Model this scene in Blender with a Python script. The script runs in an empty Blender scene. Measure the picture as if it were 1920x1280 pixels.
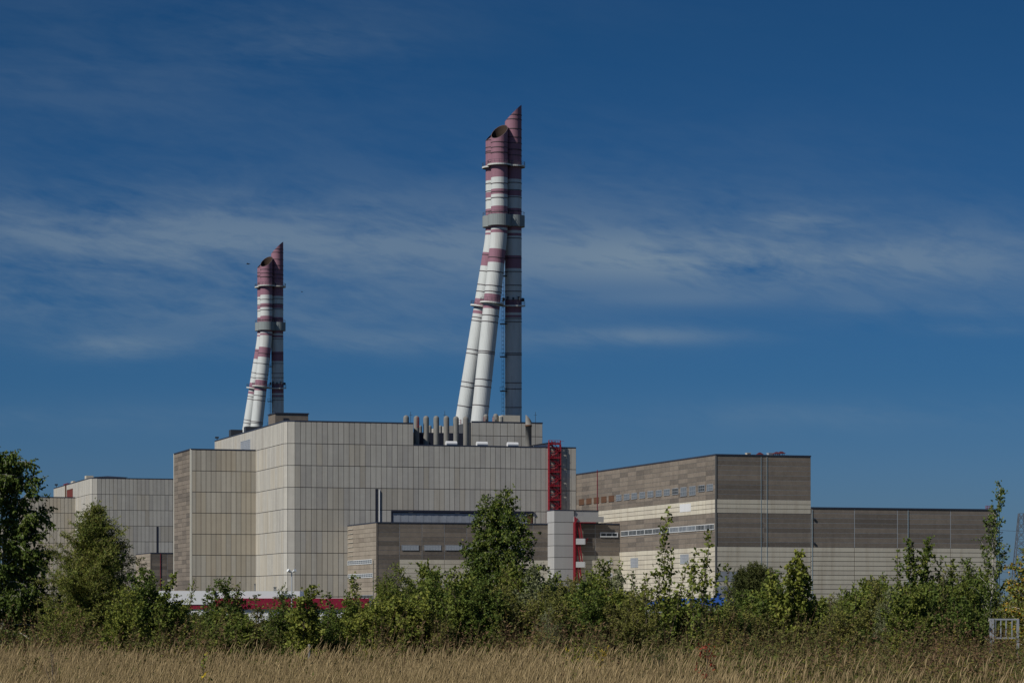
import bpy, math, random
import numpy as np
R_ = math.radians
rnd = random.Random(7)
C = bpy.context.scene.collection
SC = bpy.context.scene

# ------------------------------------------------------------------ camera, sky, sun, exposure
F = 5333.33; HY = 1142.0; CZ = 1.7          # focal length and horizon row in photo pixels, eye height
cam = bpy.data.cameras.new('camera'); camo = bpy.data.objects.new('camera', cam); C.objects.link(camo)
camo.location = (0, 0, CZ); camo.rotation_euler = (R_(90), 0, 0)
cam.lens = 100; cam.sensor_width = 36; cam.sensor_fit = 'HORIZONTAL'
cam.shift_y = (HY-640)/1920.0
cam.clip_start = 0.5; cam.clip_end = 60000
SC.camera = camo

SUN_AZ = R_(53); SUN_EL = R_(43)            # sun stands behind the viewer's left shoulder
sd = bpy.data.lights.new('sun', 'SUN'); so = bpy.data.objects.new('sun', sd); C.objects.link(so)
sd.energy = 4.2; sd.angle = R_(0.53); sd.color = (1.0, 0.95, 0.86)
so.rotation_euler = (R_(90)-SUN_EL, 0, -SUN_AZ)
so.location = (-60, -80, 90)

W = bpy.data.worlds.new('World'); SC.world = W; W.use_nodes = True
wt = W.node_tree; wt.nodes.clear()
def wn(t, **k):
    n = wt.nodes.new(t)
    for a, b in k.items(): setattr(n, a, b)
    return n
def wset(sock, v):
    if isinstance(v, bpy.types.NodeSocket): wt.links.new(v, sock)
    else: sock.default_value = v
def wm(op, a, b=None, c=None, clamp=False):
    n = wn('ShaderNodeMath', operation=op, use_clamp=clamp)
    wset(n.inputs[0], a)
    if b is not None: wset(n.inputs[1], b)
    if c is not None: wset(n.inputs[2], c)
    return n.outputs[0]
sky = wn('ShaderNodeTexSky', sky_type='NISHITA'); sky.sun_disc = False
sky.sun_elevation = SUN_EL; sky.sun_rotation = R_(180)+SUN_AZ
sky.altitude = 100; sky.air_density = 1.0; sky.dust_density = 0.6; sky.ozone_density = 4.0
tc = wn('ShaderNodeTexCoord'); sep = wn('ShaderNodeSeparateXYZ'); wt.links.new(tc.outputs['Generated'], sep.inputs[0])
yy = wm('ADD', wm('ABSOLUTE', sep.outputs[1]), 0.02)
az = wm('DIVIDE', sep.outputs[0], yy); el = wm('DIVIDE', sep.outputs[2], yy)
# polarised, deep autumn sky: tint grows with height; sky above the view brightened to lift shadows
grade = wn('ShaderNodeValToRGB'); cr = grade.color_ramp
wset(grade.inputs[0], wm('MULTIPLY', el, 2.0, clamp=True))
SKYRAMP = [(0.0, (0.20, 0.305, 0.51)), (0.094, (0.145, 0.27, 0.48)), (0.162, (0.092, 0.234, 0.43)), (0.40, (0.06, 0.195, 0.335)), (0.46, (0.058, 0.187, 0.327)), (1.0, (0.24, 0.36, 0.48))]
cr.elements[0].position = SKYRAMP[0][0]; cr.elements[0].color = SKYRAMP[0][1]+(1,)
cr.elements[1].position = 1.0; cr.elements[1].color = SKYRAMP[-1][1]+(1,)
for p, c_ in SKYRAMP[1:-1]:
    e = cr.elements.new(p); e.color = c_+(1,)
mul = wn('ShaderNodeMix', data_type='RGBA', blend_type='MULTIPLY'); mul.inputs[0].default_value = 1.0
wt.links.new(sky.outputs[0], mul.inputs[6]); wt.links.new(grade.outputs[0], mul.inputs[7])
# cirrus: banks (centre, half sizes in direction space, weight) times stretched noise
def cvec(kx, kz, tilt=0.0, off=0.0):
    cb = wn('ShaderNodeCombineXYZ')
    wset(cb.inputs[0], wm('MULTIPLY', az, kx)); wset(cb.inputs[1], wm('MULTIPLY', wm('MULTIPLY_ADD', az, tilt, el), kz)); cb.inputs[2].default_value = off
    return cb.outputs[0]
def noise(vec, scale, detail=6, rough=0.6, dist=0.0):
    n = wn('ShaderNodeTexNoise'); wset(n.inputs['Vector'], vec)
    n.inputs['Scale'].default_value = scale; n.inputs['Detail'].default_value = detail
    n.inputs['Roughness'].default_value = rough; n.inputs['Distortion'].default_value = dist
    return n.outputs[0]
n_big = noise(cvec(7, 30, 0.05, 1.3), 1.0, 5, 0.6, 0.5)
n_fine = noise(cvec(24, 75, 0.16, 4.1), 1.0, 8, 0.62, 0.6)
n_str = noise(cvec(13, 120, 0.07, 9.7), 1.0, 6, 0.55, 0.5)
BANKS = [(150, 440, 620, 75, .85), (650, 478, 420, 75, .62), (60, 545, 560, 60, .55), (560, 610, 560, 55, .45),
         (1230, 492, 330, 52, .95), (1560, 512, 480, 50, .75), (1850, 470, 300, 70, .45), (1220, 400, 420, 60, .28), (1490, 425, 90, 24, .65),
         (230, 662, 110, 20, .85), (1190, 640, 170, 15, .8), (720, 655, 260, 22, .38), (1850, 590, 200, 20, .35), (1280, 572, 170, 14, .35),
         (120, 185, 520, 90, .24), (590, 105, 180, 45, .30), (430, 40, 600, 60, .16), (1560, 785, 330, 26, .30), (1830, 627, 130, 12, .35), (1600, 590, 70, 26, .28),
         (500, 300, 500, 60, .12), (150, 790, 500, 30, .18), (1300, 300, 500, 80, .10)]
tot = None
for (bx, by, rx, ry, am) in BANKS:
    a0 = (bx-960)/F; e0 = (HY-by)/F
    dx = wm('MULTIPLY', wm('SUBTRACT', az, a0), F/rx)
    dz = wm('MULTIPLY', wm('SUBTRACT', el, e0), F/ry)
    q = wm('ADD', wm('MULTIPLY', dx, dx), wm('MULTIPLY', dz, dz))
    g = wm('MULTIPLY', wm('EXPONENT', wm('MULTIPLY', q, -0.9)), am)
    tot = g if tot is None else wm('ADD', tot, g)
n_wisp = noise(cvec(60, 210, 0.22, 2.7), 1.0, 7, 0.6, 0.5)
shape = wm('MULTIPLY_ADD', n_fine, 1.0, wm('MULTIPLY', n_big, 1.3))
shape = wm('MULTIPLY_ADD', n_wisp, 0.6, wm('MULTIPLY_ADD', n_str, 0.5, shape))         # mean about 1.87
shape = wm('MULTIPLY', wm('SUBTRACT', shape, 1.32), 1.75, clamp=True)
cloud = wm('MULTIPLY', wm('MULTIPLY', wm('ADD', tot, 0.012), shape), 0.41, clamp=True)
cmix = wn('ShaderNodeMix', data_type='RGBA'); wset(cmix.inputs[0], cloud)
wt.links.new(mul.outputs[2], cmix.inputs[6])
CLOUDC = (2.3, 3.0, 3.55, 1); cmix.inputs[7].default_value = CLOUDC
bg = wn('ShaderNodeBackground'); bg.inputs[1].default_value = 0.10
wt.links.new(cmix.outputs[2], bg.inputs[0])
wo = wn('ShaderNodeOutputWorld'); wt.links.new(bg.outputs[0], wo.inputs[0])

SC.view_settings.view_transform = 'Standard'; SC.view_settings.look = 'None'
SC.view_settings.exposure = 0.0; SC.view_settings.gamma = 1.0
SC.render.engine = 'CYCLES'
SC.cycles.max_bounces = 6; SC.cycles.transparent_max_bounces = 6

# ------------------------------------------------------------------ materials
def mat(name, col, rough=0.85, var=0.0, tintc=None, streak=0.0, streakc=(0.1, 0.09, 0.08), mottle=0.0, mscale=0.6, metal=0.0, transl=0.0, bump=0.0, bscale=8.0, spec=0.3, tcol=None):
    """col = base colour; tintc = second colour mixed in by each face's own 'tint'; streak = vertical weather stains; mottle = patchy wear."""
    m = bpy.data.materials.new(name); m.use_nodes = True; t = m.node_tree; N = t.nodes; L = t.links
    b = N['Principled BSDF']; b.inputs['Roughness'].default_value = rough; b.inputs['Metallic'].default_value = metal
    b.inputs['Specular IOR Level'].default_value = spec
    rgb = N.new('ShaderNodeRGB'); rgb.outputs[0].default_value = col+(1,); out = rgb.outputs[0]
    def mix(fac, other, kind='MIX'):
        nonlocal out
        x = N.new('ShaderNodeMix'); x.data_type = 'RGBA'; x.blend_type = kind
        L.new(fac, x.inputs[0]); L.new(out, x.inputs[6])
        if isinstance(other, tuple): x.inputs[7].default_value = other+(1,)
        else: L.new(other, x.inputs[7])
        out = x.outputs[2]
    if tintc:
        a = N.new('ShaderNodeAttribute'); a.attribute_name = 'tint'; mix(a.outputs['Fac'], tintc)
    tcn = N.new('ShaderNodeTexCoord')
    def nz(sc, scale, det=5, rough_=0.6, lo=0.35, hi=0.7, amt=1.0):
        mp = N.new('ShaderNodeMapping'); mp.inputs['Scale'].default_value = sc; L.new(tcn.outputs['Object'], mp.inputs[0])
        n = N.new('ShaderNodeTexNoise'); n.inputs['Scale'].default_value = scale; n.inputs['Detail'].default_value = det; n.inputs['Roughness'].default_value = rough_
        L.new(mp.outputs[0], n.inputs['Vector'])
        r = N.new('ShaderNodeMapRange'); r.inputs[1].default_value = lo; r.inputs[2].default_value = hi; r.inputs[4].default_value = amt
        L.new(n.outputs[0], r.inputs[0]); return r.outputs[0]
    if streak: mix(nz((1, 1, 0.06), 0.55, 6, 0.65, 0.48, 0.78, streak), streakc)
    if streak > .44: mix(nz((1, 1, 0.035), 1.5, 4, 0.6, 0.56, 0.76, streak*.9), tuple(x*0.55 for x in col))
    if mottle:
        mix(nz((1, 1, 1), mscale, 6, 0.7, 0.35, 0.75, mottle), tuple(x*0.45 for x in col))
        mix(nz((1, 1, 1.3), mscale*2.7, 5, 0.6, 0.5, 0.8, mottle*0.6), tuple(min(1, x*1.45) for x in col))
    L.new(out, b.inputs['Base Color'])
    if bump:
        n = N.new('ShaderNodeTexNoise'); n.inputs['Scale'].default_value = bscale; n.inputs['Detail'].default_value = 4; L.new(tcn.outputs['Object'], n.inputs['Vector'])
        bp = N.new('ShaderNodeBump'); bp.inputs['Strength'].default_value = bump; L.new(n.outputs[0], bp.inputs['Height']); L.new(bp.outputs[0], b.inputs['Normal'])
    if transl:
        tr = N.new('ShaderNodeBsdfTranslucent'); L.new(out, tr.inputs[0])
        ms = N.new('ShaderNodeMixShader'); ms.inputs[0].default_value = transl
        L.new(b.outputs[0], ms.inputs[1]); L.new(tr.outputs[0], ms.inputs[2]); L.new(ms.outputs[0], N['Material Output'].inputs[0])
    return m
M = dict(
 concrete=mat('concrete_panel', (0.465, 0.447, 0.405), .9, tintc=(0.375, 0.36, 0.335), streak=.5, streakc=(0.29, 0.26, 0.22), mottle=.24, mscale=.16, bump=.15, bscale=3),
 concrete_warm=mat('concrete_panel_warm', (0.465, 0.435, 0.378), .9, tintc=(0.375, 0.35, 0.305), streak=.5, streakc=(0.29, 0.25, 0.19), mottle=.16, mscale=.25),
 joint=mat('dark_joint', (0.03, 0.03, 0.04), .9),
 joint_pale=mat('pale_joint', (0.36, 0.38, 0.40), .9),
 joint_mid=mat('grey_joint', (0.10, 0.10, 0.10), .9),
 brown=mat('brown_panel', (0.225, 0.19, 0.158), .95, tintc=(0.115, 0.10, 0.088), streak=.35, streakc=(0.11, 0.085, 0.065), mottle=.5, mscale=.45),
 beige=mat('beige_panel', (0.56, 0.52, 0.43), .9, tintc=(0.47, 0.43, 0.36), streak=.45, streakc=(0.26, 0.20, 0.13), mottle=.18, mscale=.4),
 grey_concrete=mat('grey_cladding', (0.37, 0.37, 0.37), .8, tintc=(0.31, 0.31, 0.315), streak=.3, streakc=(0.24, 0.23, 0.22)),
 roof=mat('roofing_felt', (0.07, 0.075, 0.085), .9, mottle=.3, mscale=.3),
 flashing=mat('roof_edge_metal', (0.045, 0.055, 0.085), .5, metal=.3),
 flue_white=mat('white_flue_paint', (0.54, 0.565, 0.56), .55, streak=.55, streakc=(0.40, 0.375, 0.35), mottle=.08, mscale=.5),
 flue_red=mat('faded_red_flue_paint', (0.285, 0.145, 0.195), .75, tintc=(0.25, 0.13, 0.17), streak=.6, streakc=(0.15, 0.075, 0.10), mottle=.15, mscale=.5),
 flue_seam=mat('flue_seam', (0.075, 0.055, 0.062), .8),
 flue_inside=mat('dark_flue_lining', (0.045, 0.028, 0.02), .95, mottle=.5, mscale=.5),  # one dark brown tone with random mottling
 collar=mat('grey_collar', (0.22, 0.25, 0.255), .6, streak=.3),
 platform=mat('pale_platform', (0.58, 0.60, 0.58), .6, streak=.4, streakc=(.3, .2, .14)),
 steel=mat('dark_steel', (0.06, 0.065, 0.075), .5, metal=.4),
 galv=mat('galvanised_steel', (0.46, 0.49, 0.52), .5, metal=.3, mottle=.15, mscale=1.0),
 pipe=mat('weathered_pipe', (0.20, 0.20, 0.188), .75, streak=.6, streakc=(0.17, 0.11, 0.08), mottle=.3, mscale=.7),
 red=mat('red_steel_paint', (0.28, 0.018, 0.032), .65, mottle=.45, mscale=.8),
 red_faded=mat('faded_red_louvre', (0.17, 0.035, 0.03), .8, mottle=.2),
 cap_red=mat('dark_red_cap', (0.075, 0.018, 0.025), .7),
 pylon_steel=mat('grey_pylon_steel', (0.10, 0.12, 0.15), .6, metal=.2),
 shutter_pale=mat('pale_grey_shutter', (0.33, 0.36, 0.40), .5, mottle=.3, mscale=.8),
 concrete_tan=mat('concrete_panel_tan', (0.45, 0.405, 0.33), .9, tintc=(0.38, 0.345, 0.285), streak=.4, streakc=(0.30, 0.24, 0.18), mottle=.15, mscale=.2),
 brown_light=mat('brown_panel_lit_tone', (0.31, 0.268, 0.22), .95, tintc=(0.21, 0.178, 0.145), streak=.35, streakc=(0.15, 0.12, 0.095), mottle=.35, mscale=.5),  # brown panel copy, sunlight on the end wall put into its colour
 gate_steel=mat('dull_gate_steel', (0.27, 0.285, 0.31), .6, mottle=.3, mscale=3),
 maroon=mat('maroon_fascia', (0.20, 0.008, 0.03), .5),
 rust=mat('rusty_board', (0.115, 0.058, 0.034), .9, mottle=.5, mscale=.9),
 white=mat('white_paint', (0.62, 0.63, 0.65), .6, streak=.25, streakc=(.45, .43, .4)),
 trim=mat('white_corner_trim', (0.62, 0.60, 0.53), .7, streak=.3),
 frame=mat('white_window_frame', (0.62, 0.64, 0.66), .5),
 glass=mat('dark_window_glass', (0.035, 0.045, 0.055), .12, spec=.6),
 glass_pale=mat('blinded_window_glass', (0.13, 0.155, 0.185), .3, mottle=.4, mscale=.9, spec=.5),
 sheet=mat('grey_sheet', (0.285, 0.31, 0.35), .6, mottle=.35, mscale=.6, streak=.4),
 dark=mat('dark_opening', (0.018, 0.022, 0.04), .7),
 blue=mat('blue_paint', (0.02, 0.065, 0.24), .45, mottle=.15),
 pipe_blue=mat('pale_downpipe', (0.26, 0.33, 0.38), .5),
 bark_white=mat('birch_bark', (0.46, 0.43, 0.38), .9, mottle=.6, mscale=12),
 bark=mat('grey_brown_bark', (0.14, 0.11, 0.08), .95, mottle=.4, mscale=14),
 ground=mat('rough_ground', (0.075, 0.07, 0.032), 1.0, mottle=.5, mscale=.7),
)
def leafmat(name, a, b, transl=.28):
    return mat(name, tuple(x*1.8 for x in a), .6, tintc=tuple(x*2.05 for x in b), transl=transl, spec=.12)
M.update(
 leaf_dark=leafmat('dark_green_leaf', (0.040, 0.066, 0.014), (0.072, 0.086, 0.018)),
 leaf_mid=leafmat('mid_green_leaf', (0.060, 0.088, 0.018), (0.115, 0.12, 0.024)),
 leaf_olive=leafmat('olive_leaf', (0.078, 0.088, 0.022), (0.13, 0.118, 0.032)),
 leaf_yellow=leafmat('yellow_green_leaf', (0.078, 0.102, 0.02), (0.135, 0.135, 0.026)),
 leaf_grey=leafmat('grey_green_leaf', (0.080, 0.092, 0.046), (0.125, 0.13, 0.07)),
 leaf_orange=leafmat('autumn_leaf', (0.11, 0.105, 0.022), (0.26, 0.14, 0.02)),
 leaf_red=leafmat('red_leaf', (0.12, 0.03, 0.018), (0.20, 0.035, 0.02)),
 leaf_gold=leafmat('golden_leaf', (0.20, 0.16, 0.02), (0.29, 0.20, 0.02)),
 leaf_pine=leafmat('pine_needles', (0.030, 0.038, 0.012), (0.052, 0.056, 0.016), .1),
 seed_head=mat('grass_seed_head', (0.21, 0.155, 0.078), .9, tintc=(0.45, 0.345, 0.185), transl=.2),
 straw=mat('dry_grass', (0.16, 0.122, 0.052), .9, tintc=(0.45, 0.345, 0.16), transl=.3),
 grass_green=mat('green_grass', (0.085, 0.095, 0.026), .8, tintc=(0.19, 0.165, 0.065), transl=.3),
 weed_brown=mat('dry_weed', (0.15, 0.085, 0.048), .9, tintc=(0.20, 0.135, 0.07), transl=.25),
)

M.update(weed_olive=mat('olive_weed_leaf', (0.085, 0.09, 0.026), .8, tintc=(0.17, 0.145, 0.045), transl=.25), weed_green=mat('green_weed_leaf', (0.065, 0.09, 0.02), .8, tintc=(0.15, 0.16, 0.035), transl=.25),
 weed_yellow=mat('yellowing_weed_leaf', (0.11, 0.11, 0.022), .8, tintc=(0.24, 0.19, 0.04), transl=.25))

# ------------------------------------------------------------------ mesh helpers
class MB:
    """collects shapes and links them as ONE mesh; coordinates are given in the frame of the parent minus o"""
    def __init__(s, o=(0, 0, 0)): s.v = []; s.f = []; s.m = []; s.t = []; s.o = o
    def add(s, vs, fs, mi=0, tint=0.5):
        b = len(s.v); ox, oy, oz = s.o
        s.v += [(x-ox, y-oy, z-oz) for x, y, z in vs]
        for f in fs: s.f.append([b+i for i in f]); s.m.append(mi); s.t.append(tint)
    def box(s, x0, x1, y0, y1, z0, z1, mi=0, tint=0.5):
        x0, x1 = min(x0, x1), max(x0, x1); y0, y1 = min(y0, y1), max(y0, y1); z0, z1 = min(z0, z1), max(z0, z1)
        s.add([(x0, y0, z0), (x1, y0, z0), (x1, y1, z0), (x0, y1, z0), (x0, y0, z1), (x1, y0, z1), (x1, y1, z1), (x0, y1, z1)],
              [(0, 3, 2, 1), (4, 5, 6, 7), (0, 1, 5, 4), (1, 2, 6, 5), (2, 3, 7, 6), (3, 0, 4, 7)], mi, tint)
    def cyl(s, p, q, r0, r1=None, n=10, mi=0, caps=True, tint=0.5):
        r1 = r0 if r1 is None else r1
        p = np.array(p, float); q = np.array(q, float); d = q-p; L = np.linalg.norm(d)
        if L < 1e-6: return
        d /= L; a = np.array((0, 0, 1.0)) if abs(d[2]) < .9 else np.array((1.0, 0, 0))
        e = np.cross(a, d); e /= np.linalg.norm(e); g = np.cross(d, e)
        vs = []
        for P_, r in ((p, r0), (q, r1)):
            for i in range(n):
                w = 2*math.pi*i/n+math.pi/n; vs.append(tuple(P_+r*(math.cos(w)*e+math.sin(w)*g)))
        fs = [(i, (i+1) % n, n+(i+1) % n, n+i) for i in range(n)]
        if caps: fs += [tuple(range(n-1, -1, -1)), tuple(range(n, 2*n))]
        s.add(vs, fs, mi, tint)
    def bar(s, p, q, w=.1, mi=0): s.cyl(p, q, w*.7071, None, 4, mi)
    def rings(s, rings, mis, close=False, capend=False):
        n = len(rings[0]); vs = [p for r in rings for p in r]; 
        for k in range(len(rings)-1):
            pass
        b = len(s.v); ox, oy, oz = s.o
        s.v += [(x-ox, y-oy, z-oz) for x, y, z in vs]
        for k in range(len(rings)-1):
            for i in range(n):
                s.f.append([b+k*n+i, b+k*n+(i+1) % n, b+(k+1)*n+(i+1) % n, b+(k+1)*n+i]); s.m.append(mis[k]); s.t.append(0.5)
        if capend: s.f.append([b+(len(rings)-1)*n+i for i in range(n)]); s.m.append(mis[-1]); s.t.append(.5)
    def build(s, name, mats, parent=None, smooth=False, loc=None):
        me = bpy.data.meshes.new(name); me.from_pydata(s.v, [], s.f)
        for m in (mats if isinstance(mats, (list, tuple)) else [mats]): me.materials.append(m)
        me.polygons.foreach_set('material_index', s.m)
        at = me.attributes.new('tint', 'FLOAT', 'FACE'); at.data.foreach_set('value', s.t)
        if smooth: me.polygons.foreach_set('use_smooth', [True]*len(s.f))
        me.update()
        o = bpy.data.objects.new(name, me); C.objects.link(o)
        if parent: o.parent = parent
        if loc: o.location = loc
        return o
def tag(o, label=None, cat=None, group=None, kind=None):
    for k, v in (('label', label), ('category', cat), ('group', group), ('kind', kind)):
        if v: o[k] = v
    return o
def thing(name, label, cat, loc=(0, 0, 0), rz=0, group=None):
    o = bpy.data.objects.new(name, None); o.empty_display_size = .5; C.objects.link(o)
    o.location = loc; o.rotation_euler = (0, 0, rz); return tag(o, label, cat, group)
def copy_tree(o, parent=None, skip=()):
    c = o.copy(); C.objects.link(c)
    if parent: c.parent = parent
    for ch in list(o.children):
        if ch.name.split('.')[0] not in skip and ch.name not in skip: copy_tree(ch, c, skip)
    return c

# ------------------------------------------------------------------ the plant's own axes: u along the fronts, v into depth
TH = R_(17.2); ct = math.cos(TH); st = math.sin(TH); Y0 = 780.0; X0 = (553-960)*Y0/F
def U(px, v): t = (px-960)/F; return (t*(Y0+v*ct)-X0+v*st)/(ct-t*st)
def V(px, u): t = (px-960)/F; return (X0+u*ct-t*(Y0+u*st))/(t*ct+st)
def Dp(u, v): return Y0+u*st+v*ct
def Z(py, u, v): return CZ+(HY-py)*Dp(u, v)/F
def wxy(u, v): return (X0+u*ct-v*st, Y0+u*st+v*ct, 0)
def at(px, d): return (px-960)/F*d
def zz(py, d): return CZ+(HY-py)*d/F
def plant_thing(name, label, cat, u, v, z=0, group=None):
    w = wxy(u, v); return thing(name, label, cat, (w[0], w[1], z), TH, group), (u, v, z)

# faces: 'F' front (v const, outward -v), 'L' left (u const, outward -u)
def fbox(mb, face, c, a0, a1, z0, z1, o0, o1, mi=0, tint=.5):
    if face == 'F': mb.box(a0, a1, c-o1, c-o0, z0, z1, mi, tint)
    else: mb.box(c-o1, c-o0, a0, a1, z0, z1, mi, tint)
def panels(mb, face, c, a0, a1, z0, z1, pw, ph, gv=.125, gh=.16, mi=0, jm=1, rows=None, tr=(0, 1), dp=.08, alt=None, pa=(.1, .1)):
    """a backing sheet with separate panels set 8 cm proud of it; every panel has its own tint and tiny misalignment"""
    fbox(mb, face, c, a0, a1, z0, z1, -.35, 0, jm)
    nr = rows or max(1, math.ceil((z1-z0)/ph-1e-3)); n = max(1, round((a1-a0)/pw)); w = (a1-a0)/n
    h = (z1-z0)/nr if rows else ph
    for r in range(nr):
        zt = z1-r*h; zb = max(z0, zt-h); rt = rnd.uniform(-.15, .15)
        run = False
        for i in range(n):
            pw_ = pa[1]+(pa[0]-pa[1])*(zt/max(z1, 1)); run = alt is not None and rnd.random() < (pw_*.55+(.45 if run else 0))
            t = min(1.25, max(-.25, rnd.uniform(*tr)**1.5*1.15-.1+rt+(rnd.random() < .04)*.4))
            fbox(mb, face, c, a0+i*w+gv/2, a0+(i+1)*w-gv/2, zb+gh/2, zt-gh/2, 0.002, dp*(1+rnd.uniform(-.15, .15)), alt if run else mi, t)
def window(parent, o, face, c, a0, a1, z0, z1, nm=1, nh=0, pane='glass', frame='frame', name='window', out=.12, fw=.14, label=None):
    mb = MB(o); a0, a1 = min(a0, a1), max(a0, a1)
    fbox(mb, face, c, a0, a1, z1-fw, z1, .02, out); fbox(mb, face, c, a0, a1, z0, z0+fw, .02, out+.06)
    fbox(mb, face, c, a0, a0+fw, z0+fw, z1-fw, .02, out); fbox(mb, face, c, a1-fw, a1, z0+fw, z1-fw, .02, out)
    for i in range(1, nm):
        a = a0+(a1-a0)*i/nm; fbox(mb, face, c, a-fw*.35, a+fw*.35, z0+fw, z1-fw, .02, out-.01)
    for i in range(1, nh+1):
        z = z0+(z1-z0)*i/(nh+1); fbox(mb, face, c, a0+fw, a1-fw, z-.04, z+.04, .02, out-.02)
    w = mb.build(name, M[frame], parent)
    pb = MB(o); fbox(pb, face, c, a0+fw*.8, a1-fw*.8, z0+fw*.8, z1-fw*.8, .01, .095); pb.build('pane', M[pane], w)
    if label: w['label'] = label
    return w
def edge(mb, u0, u1, v0, v1, z, mi=0): mb.box(u0, u1, v0, v1, z, z+.32, mi)

# ------------------------------------------------------------------ ground
g = MB(); g.add([(-9000, -300, 0), (9000, -300, 0), (9000, 30000, 0), (-9000, 30000, 0)], [(0, 1, 2, 3)])
tag(g.build('ground', M['ground']), kind='structure')

# ------------------------------------------------------------------ reactor building (near), later copied for the far one
rb, o0 = plant_thing('reactor_building', 'huge pale concrete panel building below the tall striped chimney, row of pipes on its roof', 'building', 0, 0)
ZT = 53.2; r = 2.6; vB = 38.73; uB = -21.49; vBe = 64.6; vE = 98.9; uS = 33.63; uR = 81.25; ZR = 47.2
m = MB()
panels(m, 'F', 0, 0, uS, 0, ZT, 1.5, 6, alt=2, pa=(.05, .75)); m.build('front_wall', [M['concrete'], M['joint'], M['concrete_warm']], rb)
m = MB(); panels(m, 'F', 0, uS+.004, uR, 0, ZR, 1.5, 6, alt=2, pa=(.08, .7)); m.build('front_wall', [M['concrete'], M['joint'], M['concrete_warm']], rb)
m = MB(); panels(m, 'L', -r, r, vB, 0, ZT, 1.5, 6, tr=(0, .75), alt=2, pa=(.2, .6)); panels(m, 'L', -r, vB+.004, vE, 0, ZT, 1.5, 6, tr=(0, .75), alt=2, pa=(.2, .6)); m.build('side_wall', [M['concrete'], M['joint'], M['concrete_warm']], rb)
# rounded corner of two canted strips of panels
m = MB()
pts = [(-r, r), (-r+r*(1-math.cos(R_(45))), r-r*math.sin(R_(45))), (0, 0)]
for (p, q) in zip(pts[:-1], pts[1:]):
    d = np.array((q[0]-p[0], q[1]-p[1])); L_ = np.linalg.norm(d); d /= L_; nrm = np.array((d[1], -d[0]))
    zt = ZT
    m.add([(p[0], p[1], 0), (q[0], q[1], 0), (q[0], q[1], ZT), (p[0], p[1], ZT)], [(0, 1, 2, 3)], 1)
    while zt > 0:
        zb = max(0, zt-6); a = .05; b = L_-.05
        P = [(p[0]+d[0]*x+nrm[0]*k, p[1]+d[1]*x+nrm[1]*k) for k in (.002, .08) for x in (a, b)]
        vs = [(x, y, z) for z in (zb+.075, zt-.075) for x, y in P]
        m.add(vs, [(2, 3, 7, 6), (0, 2, 6, 4), (3, 1, 5, 7), (4, 6, 7, 5), (0, 1, 3, 2)], 0, rnd.uniform(0, .6)); zt -= 6
m.build('corner_wall', [M['concrete'], M['joint']], rb)
m = MB(); panels(m, 'F', vB, uB, -r-.02, 0, ZR, 1.5, 6, alt=2, pa=(.3, .7)); m.build('wing_wall', [M['concrete_warm'], M['joint'], M['concrete_tan']], rb)
m = MB(); panels(m, 'L', uB, vB+.3, vBe, 0, ZR, 6, 1.2, gv=.06, gh=.07, jm=1, tr=(0, .9)); m.build('wing_end_wall', [M['brown'], M['joint_mid']], rb)
for v in (vB-.12, vBe-.2):
    m = MB(); m.box(uB-.22, uB+.3, v, v+.45, 0, ZR+.25); m.build('corner_trim', M['trim'], rb)
m = MB()
m.add([(0, .3, ZT-.2), (uS, .3, ZT-.2), (uS, vE, ZT-.2), (-r+.3, vE, ZT-.2), (-r+.3, r, ZT-.2)], [(0, 1, 2, 3, 4)])
m.add([(uS, .3, ZR-.2), (uR-.1, .3, ZR-.2), (uR-.1, vE, ZR-.2), (uS, vE, ZR-.2)], [(0, 1, 2, 3)])
m.add([(uB+.3, vB+.3, ZR-.2), (-r, vB+.3, ZR-.2), (-r, vBe, ZR-.2), (uB+.3, vBe, ZR-.2)], [(0, 1, 2, 3)])
m.add([(uR, 0, 0), (uR, vE, 0), (uR, vE, ZR), (uR, 0, ZR)], [(0, 1, 2, 3)])
m.add([(uS, .02, ZR-.3), (uS, vE, ZR-.3), (uS, vE, ZT), (uS, .02, ZT)], [(0, 1, 2, 3)], 1)
m.build('roof', [M['roof'], M['concrete']], rb)
m = MB()
edge(m, 0, uS, -.12, .3, ZT); edge(m, uS+.01, uR, -.12, .3, ZR); edge(m, -r-.12, -r+.3, r, vE, ZT)
edge(m, uB-.1, -r-.13, vB-.14, vB+.25, ZR+.003); edge(m, uB-.24, uB+.2, vB+.4, vBe-.25, ZR+.003)
p, q = pts[0], pts[2]; m.add([(p[0]-.12, p[1], ZT+.004), (pts[1][0]-.12, pts[1][1]-.12, ZT+.004), (0, -.12, ZT+.004), (0, .3, ZT+.004), (p[0]+.3, p[1], ZT+.004)] +
      [(p[0]-.12, p[1], ZT+.324), (pts[1][0]-.12, pts[1][1]-.12, ZT+.324), (0, -.12, ZT+.324), (0, .3, ZT+.324), (p[0]+.3, p[1], ZT+.324)],
      [(5, 6, 7, 8, 9), (0, 1, 6, 5), (1, 2, 7, 6)])
m.build('roof_edge', M['flashing'], rb)
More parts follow.
